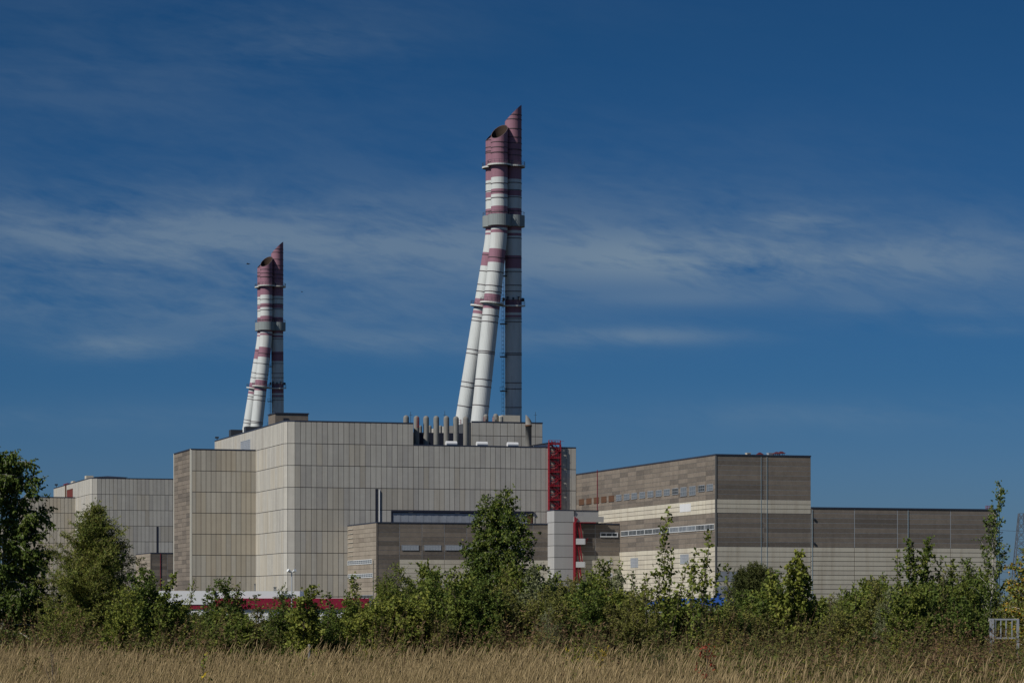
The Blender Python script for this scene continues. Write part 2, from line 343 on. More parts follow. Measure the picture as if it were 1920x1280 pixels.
# slit window with a white pipe beside it, long boarded bay opening
sl = window(rb, (0, 0, 0), 'F', 0, U(703.5, 0), U(708.5, 0), 24.7, Z(916, U(705, 0), 0), 1, 7, 'dark', 'steel', 'slit_window', .14, .1)
m = MB(); m.cyl((U(711, 0), -.25, 24.8), (U(711, 0), -.25, Z(918, U(711, 0), 0)), .13, None, 8); m.build('downpipe', M['white'], rb)
a0, a1 = U(733, 0), U(1000, 0); zb, zt = 24.7, Z(957, U(850, 0), 0)
m = MB(); fbox(m, 'F', 0, a0, a1, zt-.55, zt, .02, .5); fbox(m, 'F', 0, a0, a0+.35, zb, zt-.55, .02, .3); fbox(m, 'F', 0, a0+.35, a1, zb, zt-.55, .01, .09)  # dark strip along the top stands in for the recess's shadow
bo = m.build('bay_opening', M['dark'], rb)
m = MB(); n = 36; w = (a1-a0-1.6)/n
for i in range(n): fbox(m, 'F', 0, a0+.5+i*w, a0+.5+(i+1)*w-.02, zb, zt-.75, .05, .16+.03*(i % 2), 0, rnd.random())
m.build('shutter', M['sheet'], bo)
m = MB(); fbox(m, 'F', 0, a1-1.9, a1-.3, zb, zt-.7, .05, .22); m.build('rusty_board', M['rust'], bo)
m = MB(); fbox(m, 'F', 0, a1, a1+.25, zb, zt, .02, .2); m.build('jamb', M['trim'], bo)
# louvre high on the side wall
v0, v1 = V(470, -r), V(452, -r)
window(rb, (0, 0, 0), 'L', -r, v0, v1, ZT-5.6, ZT-2.2, 4, 5, 'sheet', 'galv', 'louvre', .16)
# set back roof block, its base box, pipes
vp = 8.0; up0, up1 = U(885, vp), U(1017, vp); zp = Z(791, up0, vp)
m = MB(); panels(m, 'F', vp, up0, up1, ZR-.2, zp, 2.05, 3.6, rows=2); m.box(up0-.9, up1-.1, vp+.36, vp+34, ZR-.2, zp-.1, 2); panels(m, 'L', up0-.02, vp, vp+20, ZR-.2, zp, 2, 3.6, rows=2)
m.box(up0-.1, up1+.1, vp-.14, vp+.4, zp, zp+.3, 3)
m.build('roof_block', [M['concrete'], M['joint'], M['roof'], M['flashing']], rb)
ub0, ub1 = U(942, 26), U(975, 26); zbase = zp-.1
m = MB(); m.box(ub0, ub1, 26, 36, zbase, Z(778, ub0, 26)); m.build('base_box', M['beige'], rb)
vd = 11.0; m = MB(); m.box(uS+.3, up0-1.0, vd, vd+.4, ZR-.2, Z(811, uS+10, vd)); m.build('louvre_screen', M['dark'], rb)
m = MB(); m.box(U(836, 24), U(867, 24), 24, 40, ZR-.2, Z(798, U(850, 24), 24)); m.build('roof_house', M['concrete'], rb)
m = MB()
lu = U(862, 23.7)
for k in (-.35, .35): m.bar((lu+k, 23.7, Z(811, lu, 23.7)), (lu+k, 23.7, Z(786, lu, 23.7)), .14)
for i in range(9): m.bar((lu-.35, 23.7, Z(811, lu, 23.7)+i*.45), (lu+.35, 23.7, Z(811, lu, 23.7)+i*.45), .09)
m.build('roof_ladder', M['red'], rb)
def vent(px, v, ytop, rad, zb, obl=False, name='vent_pipe'):
    u = U(px, v); zt = Z(ytop, u, v); mb = MB(); n = 18; rg = []; ms = []
    def ring(z, rr, f=0): return [(u+rr*math.cos(2*math.pi*i/n), v+rr*math.sin(2*math.pi*i/n), z+f*math.cos(2*math.pi*i/n)*rr) for i in range(n)]
    if obl:
        rg = [ring(zb, rad), ring(zt-3.4, rad), ring(zt-3.4, rad+.1), ring(zt-2.9, rad+.1), ring(zt-2.9, rad), ring(zt-1.1, rad, -1.2), ring(zt-1.1, rad-.12, -1.2), ring(zt-3.2, rad-.15)]
        ms = [0, 1, 1, 1, 0, 0, 2]
    else:
        rg = [ring(zb, rad), ring(zt-rad, rad)]+[ring(zt-rad+rad*math.sin(R_(a)), rad*math.cos(R_(a))) for a in (20, 40, 60, 80)]; ms = [0]*5
    mb.rings(rg, ms, capend=True)
    return mb.build(name, [M['pipe'], M['rust'], M['flue_inside']], rb, True)
for px, yt in ((781, 779), (799, 779), (818, 779), (837, 779), (855, 780), (873.5, 780)): vent(px, 3.2, yt, .80, ZR-.2)
vent(991, 4.0, 777, .86, ZR-.2, True)
vent(761.5, 9, 778, .80, ZT-.2); 
vent(911, 30, 776, .75, zbase); vent(929.5, 30, 775, .75, zbase); vent(940, 24, 779.5, .55, zbase)
for px in (788, 806, 826): vent(px, 22, 797, .5, ZR-.2)
for px in (783, 911-3, 929-4):
    v_ = 2.2 if px < 800 else 29
    u_ = U(px, v_); mm = MB(); z1_ = Z(781, u_, v_)
    for k in (-.2, .2): mm.bar((u_+k, v_, z1_-3), (u_+k, v_, z1_), .09)
    for i in range(7): mm.bar((u_-.2, v_, z1_-2.9+i*.45), (u_+.2, v_, z1_-2.9+i*.45), .08)
    mm.build('roof_ladder', M['red'], rb)
# plant boxes on the high roof
u0, u1 = U(516, 22), U(578, 22); m = MB(); zt = Z(775, u0, 22); m.box(u0, u1, 22, 31, ZT-.2, zt); m.box(u0-.2, u1+.2, 21.8, 31.2, zt, zt+.3, 1)
hx = m.build('plant_box', [M['brown'], M['flashing']], rb)
window(hx, (0, 0, 0), 'F', 22, U(531, 22), U(541, 22), ZT+.6, ZT+2.4, 2, 1, 'dark', 'steel', 'vent_grille')
for (x0, x1, vv, yt) in ((433, 455, 84, 805), (461, 490, 68, 799)):
    u0, u1 = U(x0, vv), U(x1, vv); m = MB(); m.box(max(u0, -r+.3), u1, vv, vv+3, ZT-.2, Z(yt, u0, vv)); m.build('roof_vent_box', M['steel'], rb)
u_ = -r+.6; m = MB(); vv = V(407, u_); m.bar((u_, vv, ZT), (u_, vv, ZT+1.0), .2); m.box(u_-.6, u_+.5, vv-.3, vv+.3, ZT+1.0, ZT+1.5); m.build('siren', M['steel'], rb)
for px, h in ((834, 3), (770, 2.2), (1004, 2.0)):
    m = MB(); u_ = U(px, 30); m.bar((u_, 30, ZR), (u_, 30, Z(776, u_, 30)+h*.3), .09); 
    m.bar((u_-.5, 30, Z(776, u_, 30)-.3), (u_+.5, 30, Z(776, u_, 30)-.3), .07)
    m.build('antenna', M['steel'], rb)

# roof drums standing on the lower roof
for i, px in enumerate((846, 903.5, 961)):
    u_ = U(px, 1.6); t, o = plant_thing('roof_fan', ['white horizontal fan drum on the roof in front of the row of tall pipes', 'white horizontal fan drum at the left foot of the roof block', 'white horizontal fan drum beside the pipe with the slanted top'][i], 'roof fan', u_, 1.6, ZR-.2, 'white fan drums on the roof')
    m = MB(o); m.cyl((u_-1.55, 1.6, ZR+.75), (u_+1.55, 1.6, ZR+.75), .75, None, 18); m.build('drum', M['white'], t, False)
    
    for k_ in (-1.2, .9): m = MB(o); m.box(u_+k_, u_+k_+.3, 1.1, 2.1, ZR-.2, ZR+.4); m.build('foot', M['steel'], t)
u0, u1 = U(1001, 2), U(1034, 2); t, o = plant_thing('roof_shelter', 'low white shelter with dark sloping roof beside the red stair tower top', 'shelter', u0, 2, ZR-.2)
m = MB(o); z0 = ZR-.2; m.add([(u0, 2, z0), (u1, 2, z0), (u1, 2, z0+1.9), (u0, 2, z0+.9), (u0, 5, z0), (u1, 5, z0), (u1, 5, z0+1.9), (u0, 5, z0+.9)], [(0, 1, 2, 3), (4, 7, 6, 5), (0, 3, 7, 4), (1, 5, 6, 2)]); m.build('wall', M['white'], t)
m = MB(o); m.add([(u0-.2, 1.7, z0+.9), (u1+1.2, 1.7, z0+2.0), (u1+1.2, 5.3, z0+2.0), (u0-.2, 5.3, z0+.9), (u0-.2, 1.7, z0+1.1), (u1+1.2, 1.7, z0+2.2), (u1+1.2, 5.3, z0+2.2), (u0-.2, 5.3, z0+1.1)], [(0, 3, 2, 1), (4, 5, 6, 7), (0, 1, 5, 4), (1, 2, 6, 5), (2, 3, 7, 6), (3, 0, 4, 7)]); m.build('roof', M['steel'], t)

# ------------------------------------------------------------------ brown control building in front of it
uH = 81.35; vL = V(1162, uH); vH = V(1342, uH)                   # side plane of the turbine hall, the stepped front, the hall's front
uC = 14.89; vC = -31.74; ZC = 24.6; uCe = uH-.08
cb, oc = plant_thing('control_building', 'brown and beige panelled block in front of the tall pale concrete hall', 'building', uC, vC)
PX = lambda px, v=vC: U(px, v)
m = MB(oc); b1 = PX(749); zbn = Z(1047, PX(850), vC); zbn = ZC-1.2*round((ZC-zbn)/1.2)
k = dict(gv=.12, gh=.07, jm=1, dp=.03)
panels(m, 'F', vC, uC+.3, b1, 0, ZC, 6, 1.2, **k)
panels(m, 'F', vC, b1+.004, PX(1040), zbn, ZC, 6, 1.2, **k); panels(m, 'F', vC, b1+.004, PX(1040), 0, zbn-.004, 6, 1.2, mi=2, jm=3, gv=.09, gh=.08)
uLs = U(1070, vL); panels(m, 'F', vL, uLs, uCe, zbn+1.2, ZC, 6, 1.2, **k); panels(m, 'F', vL, uLs, uCe, 0, zbn+1.196, 6, 1.2, mi=2, jm=3, gv=.09, gh=.08)
m.build('front_wall', [M['brown'], M['joint_pale'], M['beige'], M['joint']], cb)
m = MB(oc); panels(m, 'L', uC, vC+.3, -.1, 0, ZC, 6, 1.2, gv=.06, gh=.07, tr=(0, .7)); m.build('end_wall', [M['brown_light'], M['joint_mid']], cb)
m = MB(oc); m.box(uC-.1, uC+.3, vC-.1, vC+.3, 0, ZC); m.build('corner_trim', M['brown'], cb)
m = MB(oc); m.box(uC+.3, uCe, vC+.36, -.1, ZC-.5, ZC-.15); m.box(uLs+.5, uCe, vL+.36, vC+.36, ZC-.5, ZC-.15); m.build('roof', M['roof'], cb)
m = MB(oc); edge(m, uC-.1, PX(1040), vC-.13, vC+.3, ZC+.003); edge(m, uLs, uCe, vL-.13, vL+.3, ZC+.003); edge(m, uC-.13, uC+.25, vC+.31, -.15, ZC+.003); m.build('roof_edge', M['flashing'], cb)
for x0, x1 in ((753, 785), (795, 827), (835, 866.5), (876, 908), (916, 948), (957, 985)):
    window(cb, oc, 'F', vC, PX(x0), PX(x1), Z(1031, PX(x0), vC), Z(1021, PX(x0), vC), 6, 1, 'shutter_pale', 'sheet', 'window', .12, .1)
for y0, y1, x0, x1 in ((1057.5, 1049, 652.5, 698), (1083, 1075, 653, 699.5)):
    vm0, vm1 = V(x1, uC), V(x0, uC); zc = Z(1000, uC, -15)
    window(cb, oc, 'L', uC, vm0, min(vm1, -.3), Z(y0, uC, -15), Z(y1, uC, -15), 11, 1, 'glass_pale', 'frame', 'ribbon_window', .14, .16)
window(cb, oc, 'L', uC, V(700, uC), V(664, uC), Z(1123, uC, -15), Z(1115, uC, -15), 6, 0, 'glass', 'sheet', 'ribbon_window', .12, .12)
PL = lambda px: U(px, vL)
window(cb, oc, 'F', vL, PL(1125), PL(1158.5), Z(1006.5, PL(1140), vL), Z(997.5, PL(1140), vL), 3, 0, 'glass', 'frame', 'window', .16, .28)
for y in (1053, 1077.5): window(cb, oc, 'F', vL, PL(1137), PL(1148), Z(y+3.5, PL(1140), vL), Z(y-3.5, PL(1140), vL), 2, 0, 'glass', 'frame', 'window', .16, .2)
m = MB(oc); vv = V(701.5, uC); m.bar((uC-.2, vv, 0), (uC-.2, vv, Z(1050, uC, -28)), .22); m.build('downpipe', M['pipe'], cb)
m = MB(oc)
for i in range(8):                                                    # wall rungs by the inner corner
    z = Z(992+i*8.3, uC, -3); m.bar((uC-.2, -1, z), (uC-.2, -6.5, z), .09)
m.build('wall_rung', M['trim'], cb)
zrb = Z(957.5, PL(1090), vL); m = MB(oc); m.box(PL(1077), PL(1122), vL-.05, vL+8, ZC+.33, zrb); m.box(PL(1077), PL(1122)+.1, vL-.15, vL+8.1, zrb, zrb+.25, 1); m.build('roof_box', [M['grey_concrete'], M['flashing']], cb)

# ------------------------------------------------------------------ pale lift tower and red fire escape
vT = vL-.35; uT0 = U(1039.5, vT); uT1 = U(1076, vT); ZTt = Z(957, uT1, vT)
lt, ot = plant_thing('lift_tower', 'narrow pale grey clad tower left of the red fire escape', 'tower', uT0, vT)
m = MB(ot); panels(m, 'F', vT, uT0, uT1, 0, ZTt, 6, 3.05, gv=.02, gh=.13, rows=9); m.box(uT0+.36, uT1, vT+.36, vC+.6, ZTt-.5, ZTt-.1, 2); m.box(uT1-.02, uT1+.05, vT, vL-.1, 0, ZTt, 0); m.build('front_wall', [M['grey_concrete'], M['joint_mid'], M['roof']], lt)
m = MB(ot); panels(m, 'L', uT0-.003, vT, vC+.6, 0, ZTt, 13, 3.05, gv=.02, gh=.13, rows=9, tr=(0, .3)); m.build('side_wall', [M['grey_concrete'], M['joint_mid']], lt)
m = MB(ot); m.box(uT0-.1, uT1+.1, vT-.12, vC+.7, ZTt, ZTt+.25); m.build('roof_edge', M['flashing'], lt)
pf = vL-1.45; uf0 = U(1077, pf); uf1 = U(1098.5, pf); uc1 = U(1132, pf); zc0 = Z(978, uf0, pf); zc1 = Z(967.5, uf0, pf)
fe, of = plant_thing('fire_escape', 'red steel fire escape with three pale balconies under a long canopy', 'fire escape', uf0, pf)
m = MB(of); m.box(uf0-.2, uc1, pf, pf+.18, zc0, zc1); m.box(uf0, uc1, pf+.19, vL-.11, zc0+.5, zc0+.7); m.box(uc1-.15, uc1, pf+.19, vL-.11, zc0, zc0+.49); m.build('canopy', M['grey_concrete'], fe)
for i in range(6): m = MB(of); uu = uf0+.3+(uc1-uf0-.6)*i/5; m.bar((uu, pf+.2, zc0+.38), (uu, vL-.1, zc0+.38), .2); m.build('canopy_beam', M['red'], fe)
m = MB(of); m.bar((uf0+.1, pf+.1, zc0-.12), (uc1-2.2, pf+.1, zc0-.12), .22); m.build('canopy_beam', M['red'], fe)
for du, dv_ in ((.12, 0), (.58, .35), (.14, 1.0)):
    m = MB(of); m.bar((uf0+du, pf+dv_-.02, 0), (uf0+du, pf+dv_-.02, zc1-.1 if dv_ == 0 else zc0), .30); m.build('column', M['red'], fe)
m = MB(of); m.bar((uf0+.12, pf-.12, zc0-.5), (uf0+.75, pf-.12, zc0+1.0), .3); m.build('column', M['red'], fe)
prev = zc0
for (ya, yb) in [(1009, 1020), (1052.5, 1063), (1094.5, 1105)]:
    za, zb = Z(ya, uf0, pf), Z(yb, uf0, pf); ub = uf1; rr = .4; fr = pf-.15
    m = MB(of); m.box(uf0+.4, ub-rr, fr, fr+.12, zb, za)
    for a in range(4):
        a0, a1 = R_(90*a/4), R_(90*(a+1)/4)
        P = [(ub-rr+rr_*math.sin(x), fr+rr-rr_*math.cos(x)) for x in (a0, a1) for rr_ in (rr, rr-.12)]
        m.add([(P[0][0], P[0][1], zb), (P[2][0], P[2][1], zb), (P[2][0], P[2][1], za), (P[0][0], P[0][1], za), (P[1][0], P[1][1], zb), (P[3][0], P[3][1], zb), (P[3][0], P[3][1], za), (P[1][0], P[1][1], za)], [(0, 1, 2, 3), (4, 7, 6, 5), (3, 2, 6, 7), (0, 4, 5, 1)])
    m.box(ub-.12, ub, fr+rr, vL-.1, zb, za); m.box(uf0+.4, ub-.13, fr+.13, vL-.1, zb+.02, zb+.15); m.build('balcony', M['white'], fe)
    m = MB(of); zt_ = prev-.1
    for k_ in (0, .62): m.bar((uf0+.95+k_, pf+.2, zt_), (uf0+1.95+k_, pf+.45, zb+.15), .32)
    for i in range(1, 14): f_ = i/14; m.box(uf0+1.0+.75*f_, uf0+1.62+.75*f_, pf+.3+.3*f_, pf+.55+.3*f_, zt_+(zb+.15-zt_)*f_-.02, zt_+(zb+.15-zt_)*f_+.02)
    m.build('stair_flight', M['red'], fe); prev = zb
m = MB(of); z_ = Z(1012, uf1, pf); m.bar((uf1+.02, pf+.4, z_), (uf1+.9, pf+.7, z_+.5), .12); m.bar((uf1+.02, pf+.4, z_-1), (uf1+.9, pf+.7, z_+.5), .1); m.build('bracket', M['red'], fe)

# ------------------------------------------------------------------ red lattice stair tower against the concrete wall
us0, us1 = U(1031.5, -1.8), U(1053, -1.8); zs0 = ZC; zs1 = Z(832, us0, -1.8)
ss, os_ = plant_thing('stair_tower', 'bright red steel lattice stair tower climbing the right end of the concrete wall', 'stair tower', us0, -2.7, ZC)
vs0, vs1 = -1.0, -.25
m = MB(os_)
for uu in (us0, us1):
    for vv in (vs0, vs1): m.bar((uu, vv, zs0), (uu, vv, zs1), .26)
m.build('column', M['red'], ss)
nst = 6; hs = (zs1-zs0)/nst; m = MB(os_); ml = MB(os_); mf = MB(os_)
for i in range(nst+1):
    z = zs0+i*hs
    for uu in (us0, us1): m.bar((uu, vs0, z), (uu, vs1, z), .2)
    for vv in (vs0, vs1): m.bar((us0, vv, z), (us1, vv, z), .2)
    ml.box(us0+.02, us0+1.1, vs0-.35, vs1, z-.05, z+.05); ml.box(us0+.1, us1-.1, vs0+.02, vs0+.08, z+.1, z+.42); ml.build('landing', M['red'], ss); ml = MB(os_)
    if i < nst:
        zm = z+hs/2; ml.box(us1-.9, us1-.02, vs0-.25, vs1, zm-.05, zm+.05); ml.build('landing', M['red'], ss); ml = MB(os_)
        for vv in (vs0, vs1): m.bar((us0, vv, zm), (us1, vv, zm), .12); m.bar((us0, vv, z), (us1, vv, zm), .13); m.bar((us1, vv, zm), (us0, vv, z+hs), .13)
        for uu in (us0, us1): m.bar((uu, vs0, z), (uu, vs1, zm), .13); m.bar((uu, vs1, zm), (uu, vs0, z+hs), .13); m.bar((uu, vs0, zm), (uu, vs1, zm), .13)
        for vv, za, zb, ua, ub in ((vs0+.2, z, zm, us0+.8, us1-.7), (vs1-.2, zm, z+hs, us1-.7, us0+.8)):
            for k_ in (-.16, .16): mf.bar((ua, vv+k_, za), (ub, vv+k_, zb), .15); mf.bar((ua, vv+k_, za+1.0), (ub, vv+k_, zb+1.0), .08)
            for j in range(1, 8): f_ = j/8; uu = ua+(ub-ua)*f_; mf.box(uu-.12, uu+.12, vv-.15, vv+.15, za+(zb-za)*f_-.02, za+(zb-za)*f_+.02)
            for j in range(0, 5): f_ = j/4; uu = ua+(ub-ua)*f_; zf = za+(zb-za)*f_; mf.bar((uu, vv-.16, zf), (uu, vv-.16, zf+1), .07)
        for j in range(1, 6): uu = us0+(us1-us0)*j/6; m.bar((uu, vs0, z), (uu, vs0, z+1.05), .07)
        m.bar((us0, vs0, z+1.05), (us1, vs0, z+1.05), .1); m.bar((us1, vs0, zm+1.05), (us1, vs1, zm+1.05), .1); m.bar((us0, vs0, zm+1.05), (us1, vs0, zm+1.05), .08)
m.build('bracing', M['red'], ss); mf.build('stair_flight', M['red'], ss)
m = MB(os_)
for (a, b) in (((us0, vs0), (us1, vs0)), ((us1, vs0), (us1, vs1)), ((us0, vs0), (us0, vs1))):
    for z in (zs1+.55, zs1+1.1): m.bar((a[0], a[1], z), (b[0], b[1], z), .1)
    for j in range(5): f_ = j/4; m.bar((a[0]+(b[0]-a[0])*f_, a[1]+(b[1]-a[1])*f_, zs1), (a[0]+(b[0]-a[0])*f_, a[1]+(b[1]-a[1])*f_, zs1+1.1), .08)
m.bar((us1, vs1, zs1+.8), (us1+1.2, vs1, zs1+1.0), .09)
m.build('railing', M['red'], ss)

# ------------------------------------------------------------------ far reactor building: same design, further off
def far_copy(src, label, skip=()):
    c = copy_tree(src, None, skip); l = c.location; du, dv, dz = -3.8, 322, -1.5
    c.location = (l.x+du*ct-dv*st, l.y+du*st+dv*ct, l.z+dz); c['label'] = label; return c
fb = far_copy(rb, 'farther pale concrete panel building at the left, smaller in view, with a red louvre', ('vent_pipe', 'roof_ladder', 'antenna', 'louvre', 'plant_box', 'roof_house', 'louvre_screen', 'base_box', 'bay_opening', 'siren', 'roof_vent_box', 'downpipe'))
fb.location.z = -1.5
v0, v1 = V(470, -r), V(452, -r)
window(fb, (0, 0, 0), 'L', -r, v0-1, v1+1, ZT-5.6, ZT-2.0, 5, 0, 'red_faded', 'rust', 'louvre', .2, .12, 'rusty red louvre')
m = MB(); m.box(2, 13, 14, 24, ZT-.2, ZT+1.2); m.add([(1, 13, ZT+1.2), (14, 13, ZT+1.2), (14, 25, ZT+1.2), (1, 25, ZT+1.2), (7, 19, ZT+1.9)], [(0, 1, 4), (1, 2, 4), (2, 3, 4), (3, 0, 4)], 1); m.build('roof_house', [M['beige'], M['flashing']], fb)
m = MB(); m.box(-1.8, 1.0, 16, 20, ZT-.2, ZT+1.8); m.build('plant_box', M['beige'], fb); m = MB(); m.box(-1.9, -1.0, 50, 56, ZT-.2, ZT+1.2); m.build('plant_box', M['beige'], fb)
m = MB(); m.box(-2.2, -.6, 64, 74, ZT+.3, ZT+.9); m.build('roof_hood', M['maroon'], fb)
m = MB(); m.bar((-r-.2, v1+3, ZT-5), (-r-.2, v1+3, ZT+.6), .25); m.bar((-r-.2, v1+5, ZT-5), (-r-.2, v1+5, ZT+.6), .25)
for i in range(12): m.bar((-r-.2, v1+3, ZT-5+i*.45), (-r-.2, v1+5, ZT-5+i*.45), .12)
m.build('wall_ladder', M['rust'], fb)
m = MB(); m.bar((-2.0, 96, ZT), (-2.0, 96, ZT+1.3), .25); m.box(-2.6, -1.4, 95.5, 96.5, ZT+1.3, ZT+1.9); m.build('siren', M['steel'], fb)
fc = far_copy(cb, 'small brown block standing against the farther concrete building', ('window', 'wall_rung', 'ribbon_window', 'roof_box', 'downpipe')); fc.location.z = -2.0
m = MB(); m.bar((3.7, -.15, 0), (3.7, -.15, ZC), .16); m.build('downpipe', M['maroon'], fc)

# ------------------------------------------------------------------ turbine hall
uHe = U(1520, vH); ZH = Z(853, uH, vH); zA, zB_, zC_ = (Z(y, uH, vH) for y in (935, 961, 1024))
th, oh = plant_thing('turbine_hall', 'tall brown hall with beige bands and a long row of windows on its sunlit side', 'building', uH, vH)
def banded(mb, face, c, a0, a1, pw, gv, ztop, bands):
    z1 = ztop
    for (z0, kind) in bands:
        rows = max(1, round((z1-z0)/1.2))
        jb = (3 if kind == 2 else 1)
        panels(mb, face, c, a0, a1, z0, z1-.004, pw, 1.2, gv=gv, gh=.11 if kind == 2 else .09, mi=kind, jm=jb, rows=rows, tr=(0, .9), dp=.07 if kind == 2 else .02); z1 = z0
HB = [(zA, 0), (zB_, 2), (zC_, 0), (0, 2)]
mats4 = [M['brown'], M['joint_pale'], M['beige'], M['joint']]
m = MB(oh); banded(m, 'F', vH, uH+.3, uHe, 12.5, .05, ZH, HB); m.build('front_wall', mats4, th)
m = MB(oh); banded(m, 'L', uH, vH+.3, 40, 6.3, .05, ZH, HB); m.build('side_wall', [M['brown'], M['joint_mid'], M['beige'], M['joint']], th)
m = MB(oh); m.box(uH-.1, uH+.3, vH-.1, vH+.3, 0, ZH); m.build('corner_trim', M['joint_mid'], th)
m = MB(oh); m.box(uH+.36, uHe, vH+.36, 40, ZH-.5, ZH-.1); m.add([(uHe, vH, 0), (uHe, 40, 0), (uHe, 40, ZH), (uHe, vH, ZH)], [(0, 1, 2, 3)]); m.build('roof', M['roof'], th)
m = MB(oh); edge(m, uH-.14, uHe+.1, vH-.14, vH+.25, ZH+.003); edge(m, uH-.14, uH+.25, vH+.26, 40, ZH+.003); m.build('roof_edge', M['flashing'], th)
for px in (1427, 1438):
    uu = U(px, vH); m = MB(oh); m.cyl((uu, vH-.09, 0), (uu, vH-.09, ZH-.2), .05, None, 8); m.build('downpipe', M['pipe_blue'], th)
vv = V(1121, uH); m = MB(oh); m.cyl((uH-.18, vv, 25), (uH-.18, vv, ZH+.6), .09, None, 8); m.build('red_pipe', M['maroon'], th)
wx = [311, 359, 407, 455, 503, 551, 602, 651, 702, 755, 808, 860, 914, 968, 1025, 1083, 1137]
for i, x in enumerate(wx):
    vc = V(1000+x/3.43, uH); z = Z(820+(318+0)/3.43, uH, vH+5); big = i in (13, 14)
    zc = Z(912.5, uH, V(1331.5, uH))
    pane = ('rust' if i < 5 else 'glass' if i in (12, 15) else 'glass_pale')
    w_ = window(th, oh, 'L', uH, vc-2.15, vc+2.15, zc-(.95 if not big else 1.6), zc+.7, 3, 1, pane, 'sheet' if i >= 5 else 'rust', 'window', .12, .12)
    if i < 5: w_['label'] = 'rusty boarded window'
vL0 = vH+.9
bay = 6.3; zc = Z(987.5, uH, V(1331.5, uH))
for i in range(11):
    a = vL0+i*bay; a1 = min(a+bay-.15, vL-.4)
    if a1-a < 1: continue
    window(th, oh, 'L', uH, a, a1, zc-.72, zc+.72, 6, 0, 'glass_pale' if i in (2, 3, 4) else 'glass', 'frame', 'ribbon_window', .12, .13)
for (x0, x1, y0, y1) in ((1183, 1197, 1063, 1045), (1276, 1292, 1056, 1038)):
    va, vb = V(x1, uH), V(x0, uH); window(th, oh, 'L', uH, va, vb, Z(y0, uH, va), Z(y1, uH, va), 4, 2, 'sheet', 'galv', 'louvre', .13, .12)
va, vb = V(1296, uH), V(1275.5, uH); m = MB(oh); fbox(m, 'L', uH, va, vb, Z(958, uH, va), Z(943, uH, va), .06, .14); m.build('patch_panel', M['white'], th)
for (x0, x1, y0, y1) in ((1344.5, 1388, 1089, 1071), (1344.5, 1386, 1114, 1098)):
    m = MB(oh); fbox(m, 'F', vH, U(x0, vH), U(x1, vH), Z(y0, uH, vH), Z(y1, uH, vH), .06, .13); m.build('patch_panel', M['sheet'], th)
# roof hoods
for i, (px, y, w, mt) in enumerate(((1402.5, 849.5, 1.0, 'beige'), (1424.5, 848.5, .8, 'cap_red'), (1456, 847.5, .95, 'cap_red'), (1464.5, 846.5, .95, 'cap_red'), (1444, 849.5, 1.3, 'galv'))):
    vv = vH+4+i*.8; uu = U(px, vv); zt = Z(y, uu, vv)
    lab = ['small brown box on the roof edge of the tall brown hall', 'single dark red ventilation cap on the tall brown hall', 'left of the two tall dark red roof caps on the brown hall', 'right of the two tall dark red roof caps on the brown hall', 'pale metal vent between the dark red caps on the brown hall'][i]
    t, o = plant_thing('ventilator', lab, 'roof vent', uu, vv, ZH-.1, 'ventilators on the brown hall roof')
    m = MB(o)
    if i in (0, 4): m.box(uu-w*.5, uu+w*.5, vv-.6, vv+.6, ZH-.1, zt); m.box(uu-w*.55, uu+w*.55, vv-.7, vv+.7, zt, zt+.12); m.build('casing', M[mt], t)
    else:
        m.add([(uu-w, vv-w, zt-.45), (uu+w, vv-w, zt-.45), (uu+w, vv+w, zt-.45), (uu-w, vv+w, zt-.45), (uu-w*.25, vv-w*.2, zt+.1), (uu+w*.25, vv-w*.2, zt+.1), (uu+w*.25, vv+w*.2, zt+.1), (uu-w*.25, vv+w*.2, zt+.1)], [(0, 3, 2, 1), (4, 5, 6, 7), (0, 1, 5, 4), (1, 2, 6, 5), (2, 3, 7, 6), (3, 0, 4, 7)]); m.build('cap', M[mt], t)
        m = MB(o)
        for a in (-1, 1):
            for b in (-1, 1): m.bar((uu+a*w*.6, vv+b*w*.6, ZH-.1), (uu+a*w*.6, vv+b*w*.6, zt-.4), .12)
        m.build('leg', M['steel'], t)

# ------------------------------------------------------------------ low hall at the right
uL0 = uHe+.05; uL1 = U(1868, vH); ZL = Z(954, uHe+20, vH)
lh, ol = plant_thing('low_hall', 'long low brown and beige panelled hall right of the tall brown one', 'building', uL0, vH)
m = MB(ol); segs = [1520, 1602, 1682.5, 1702.5, 1782, 1868]
us_ = [U(p_, vH) for p_ in segs]; us_[0] = uL0; us_[-1] = uL1
rws = round((ZL-zC_)/1.2)
for a, b in zip(us_[:-1], us_[1:]):
    panels(m, 'F', vH, a, b-.004, zC_, ZL, 40, 1.2, gv=.2, gh=.10, mi=0, jm=1, rows=rws, tr=(0, .9), dp=.02)
    panels(m, 'F', vH, a, b-.004, 3.3, zC_-.004, 40, 1.2, gv=.14, gh=.13, mi=2, jm=3, rows=12, tr=(0, .8))
    panels(m, 'F', vH, a, b-.004, 2.0, 3.296, 40, 1.3, gv=.1, gh=.05, mi=0, jm=3, rows=1, tr=(.2, .5))
m.build('front_wall', mats4, lh)
m = MB(ol); m.box(uL0, uL1-.1, vH+.36, vH+50, ZL-.5, ZL-.1); m.add([(uL1, vH, 0), (uL1, vH+50, 0), (uL1, vH+50, ZL), (uL1, vH, ZL)], [(0, 1, 2, 3)]); m.box(uL0, uL1, vH+.02, vH+.4, 0, 2.0); m.build('roof', M['roof'], lh)
m = MB(ol); edge(m, uL0+.1, uL1+.1, vH-.15, vH+.25, ZL+.003); m.build('roof_edge', M['flashing'], lh)
for i in range(9):
    a = uL0+1+i*5.6; window(lh, ol, 'F', vH, a, a+5.3, .4, 1.95, 5, 0, 'glass', 'sheet', 'window', .1, .12)
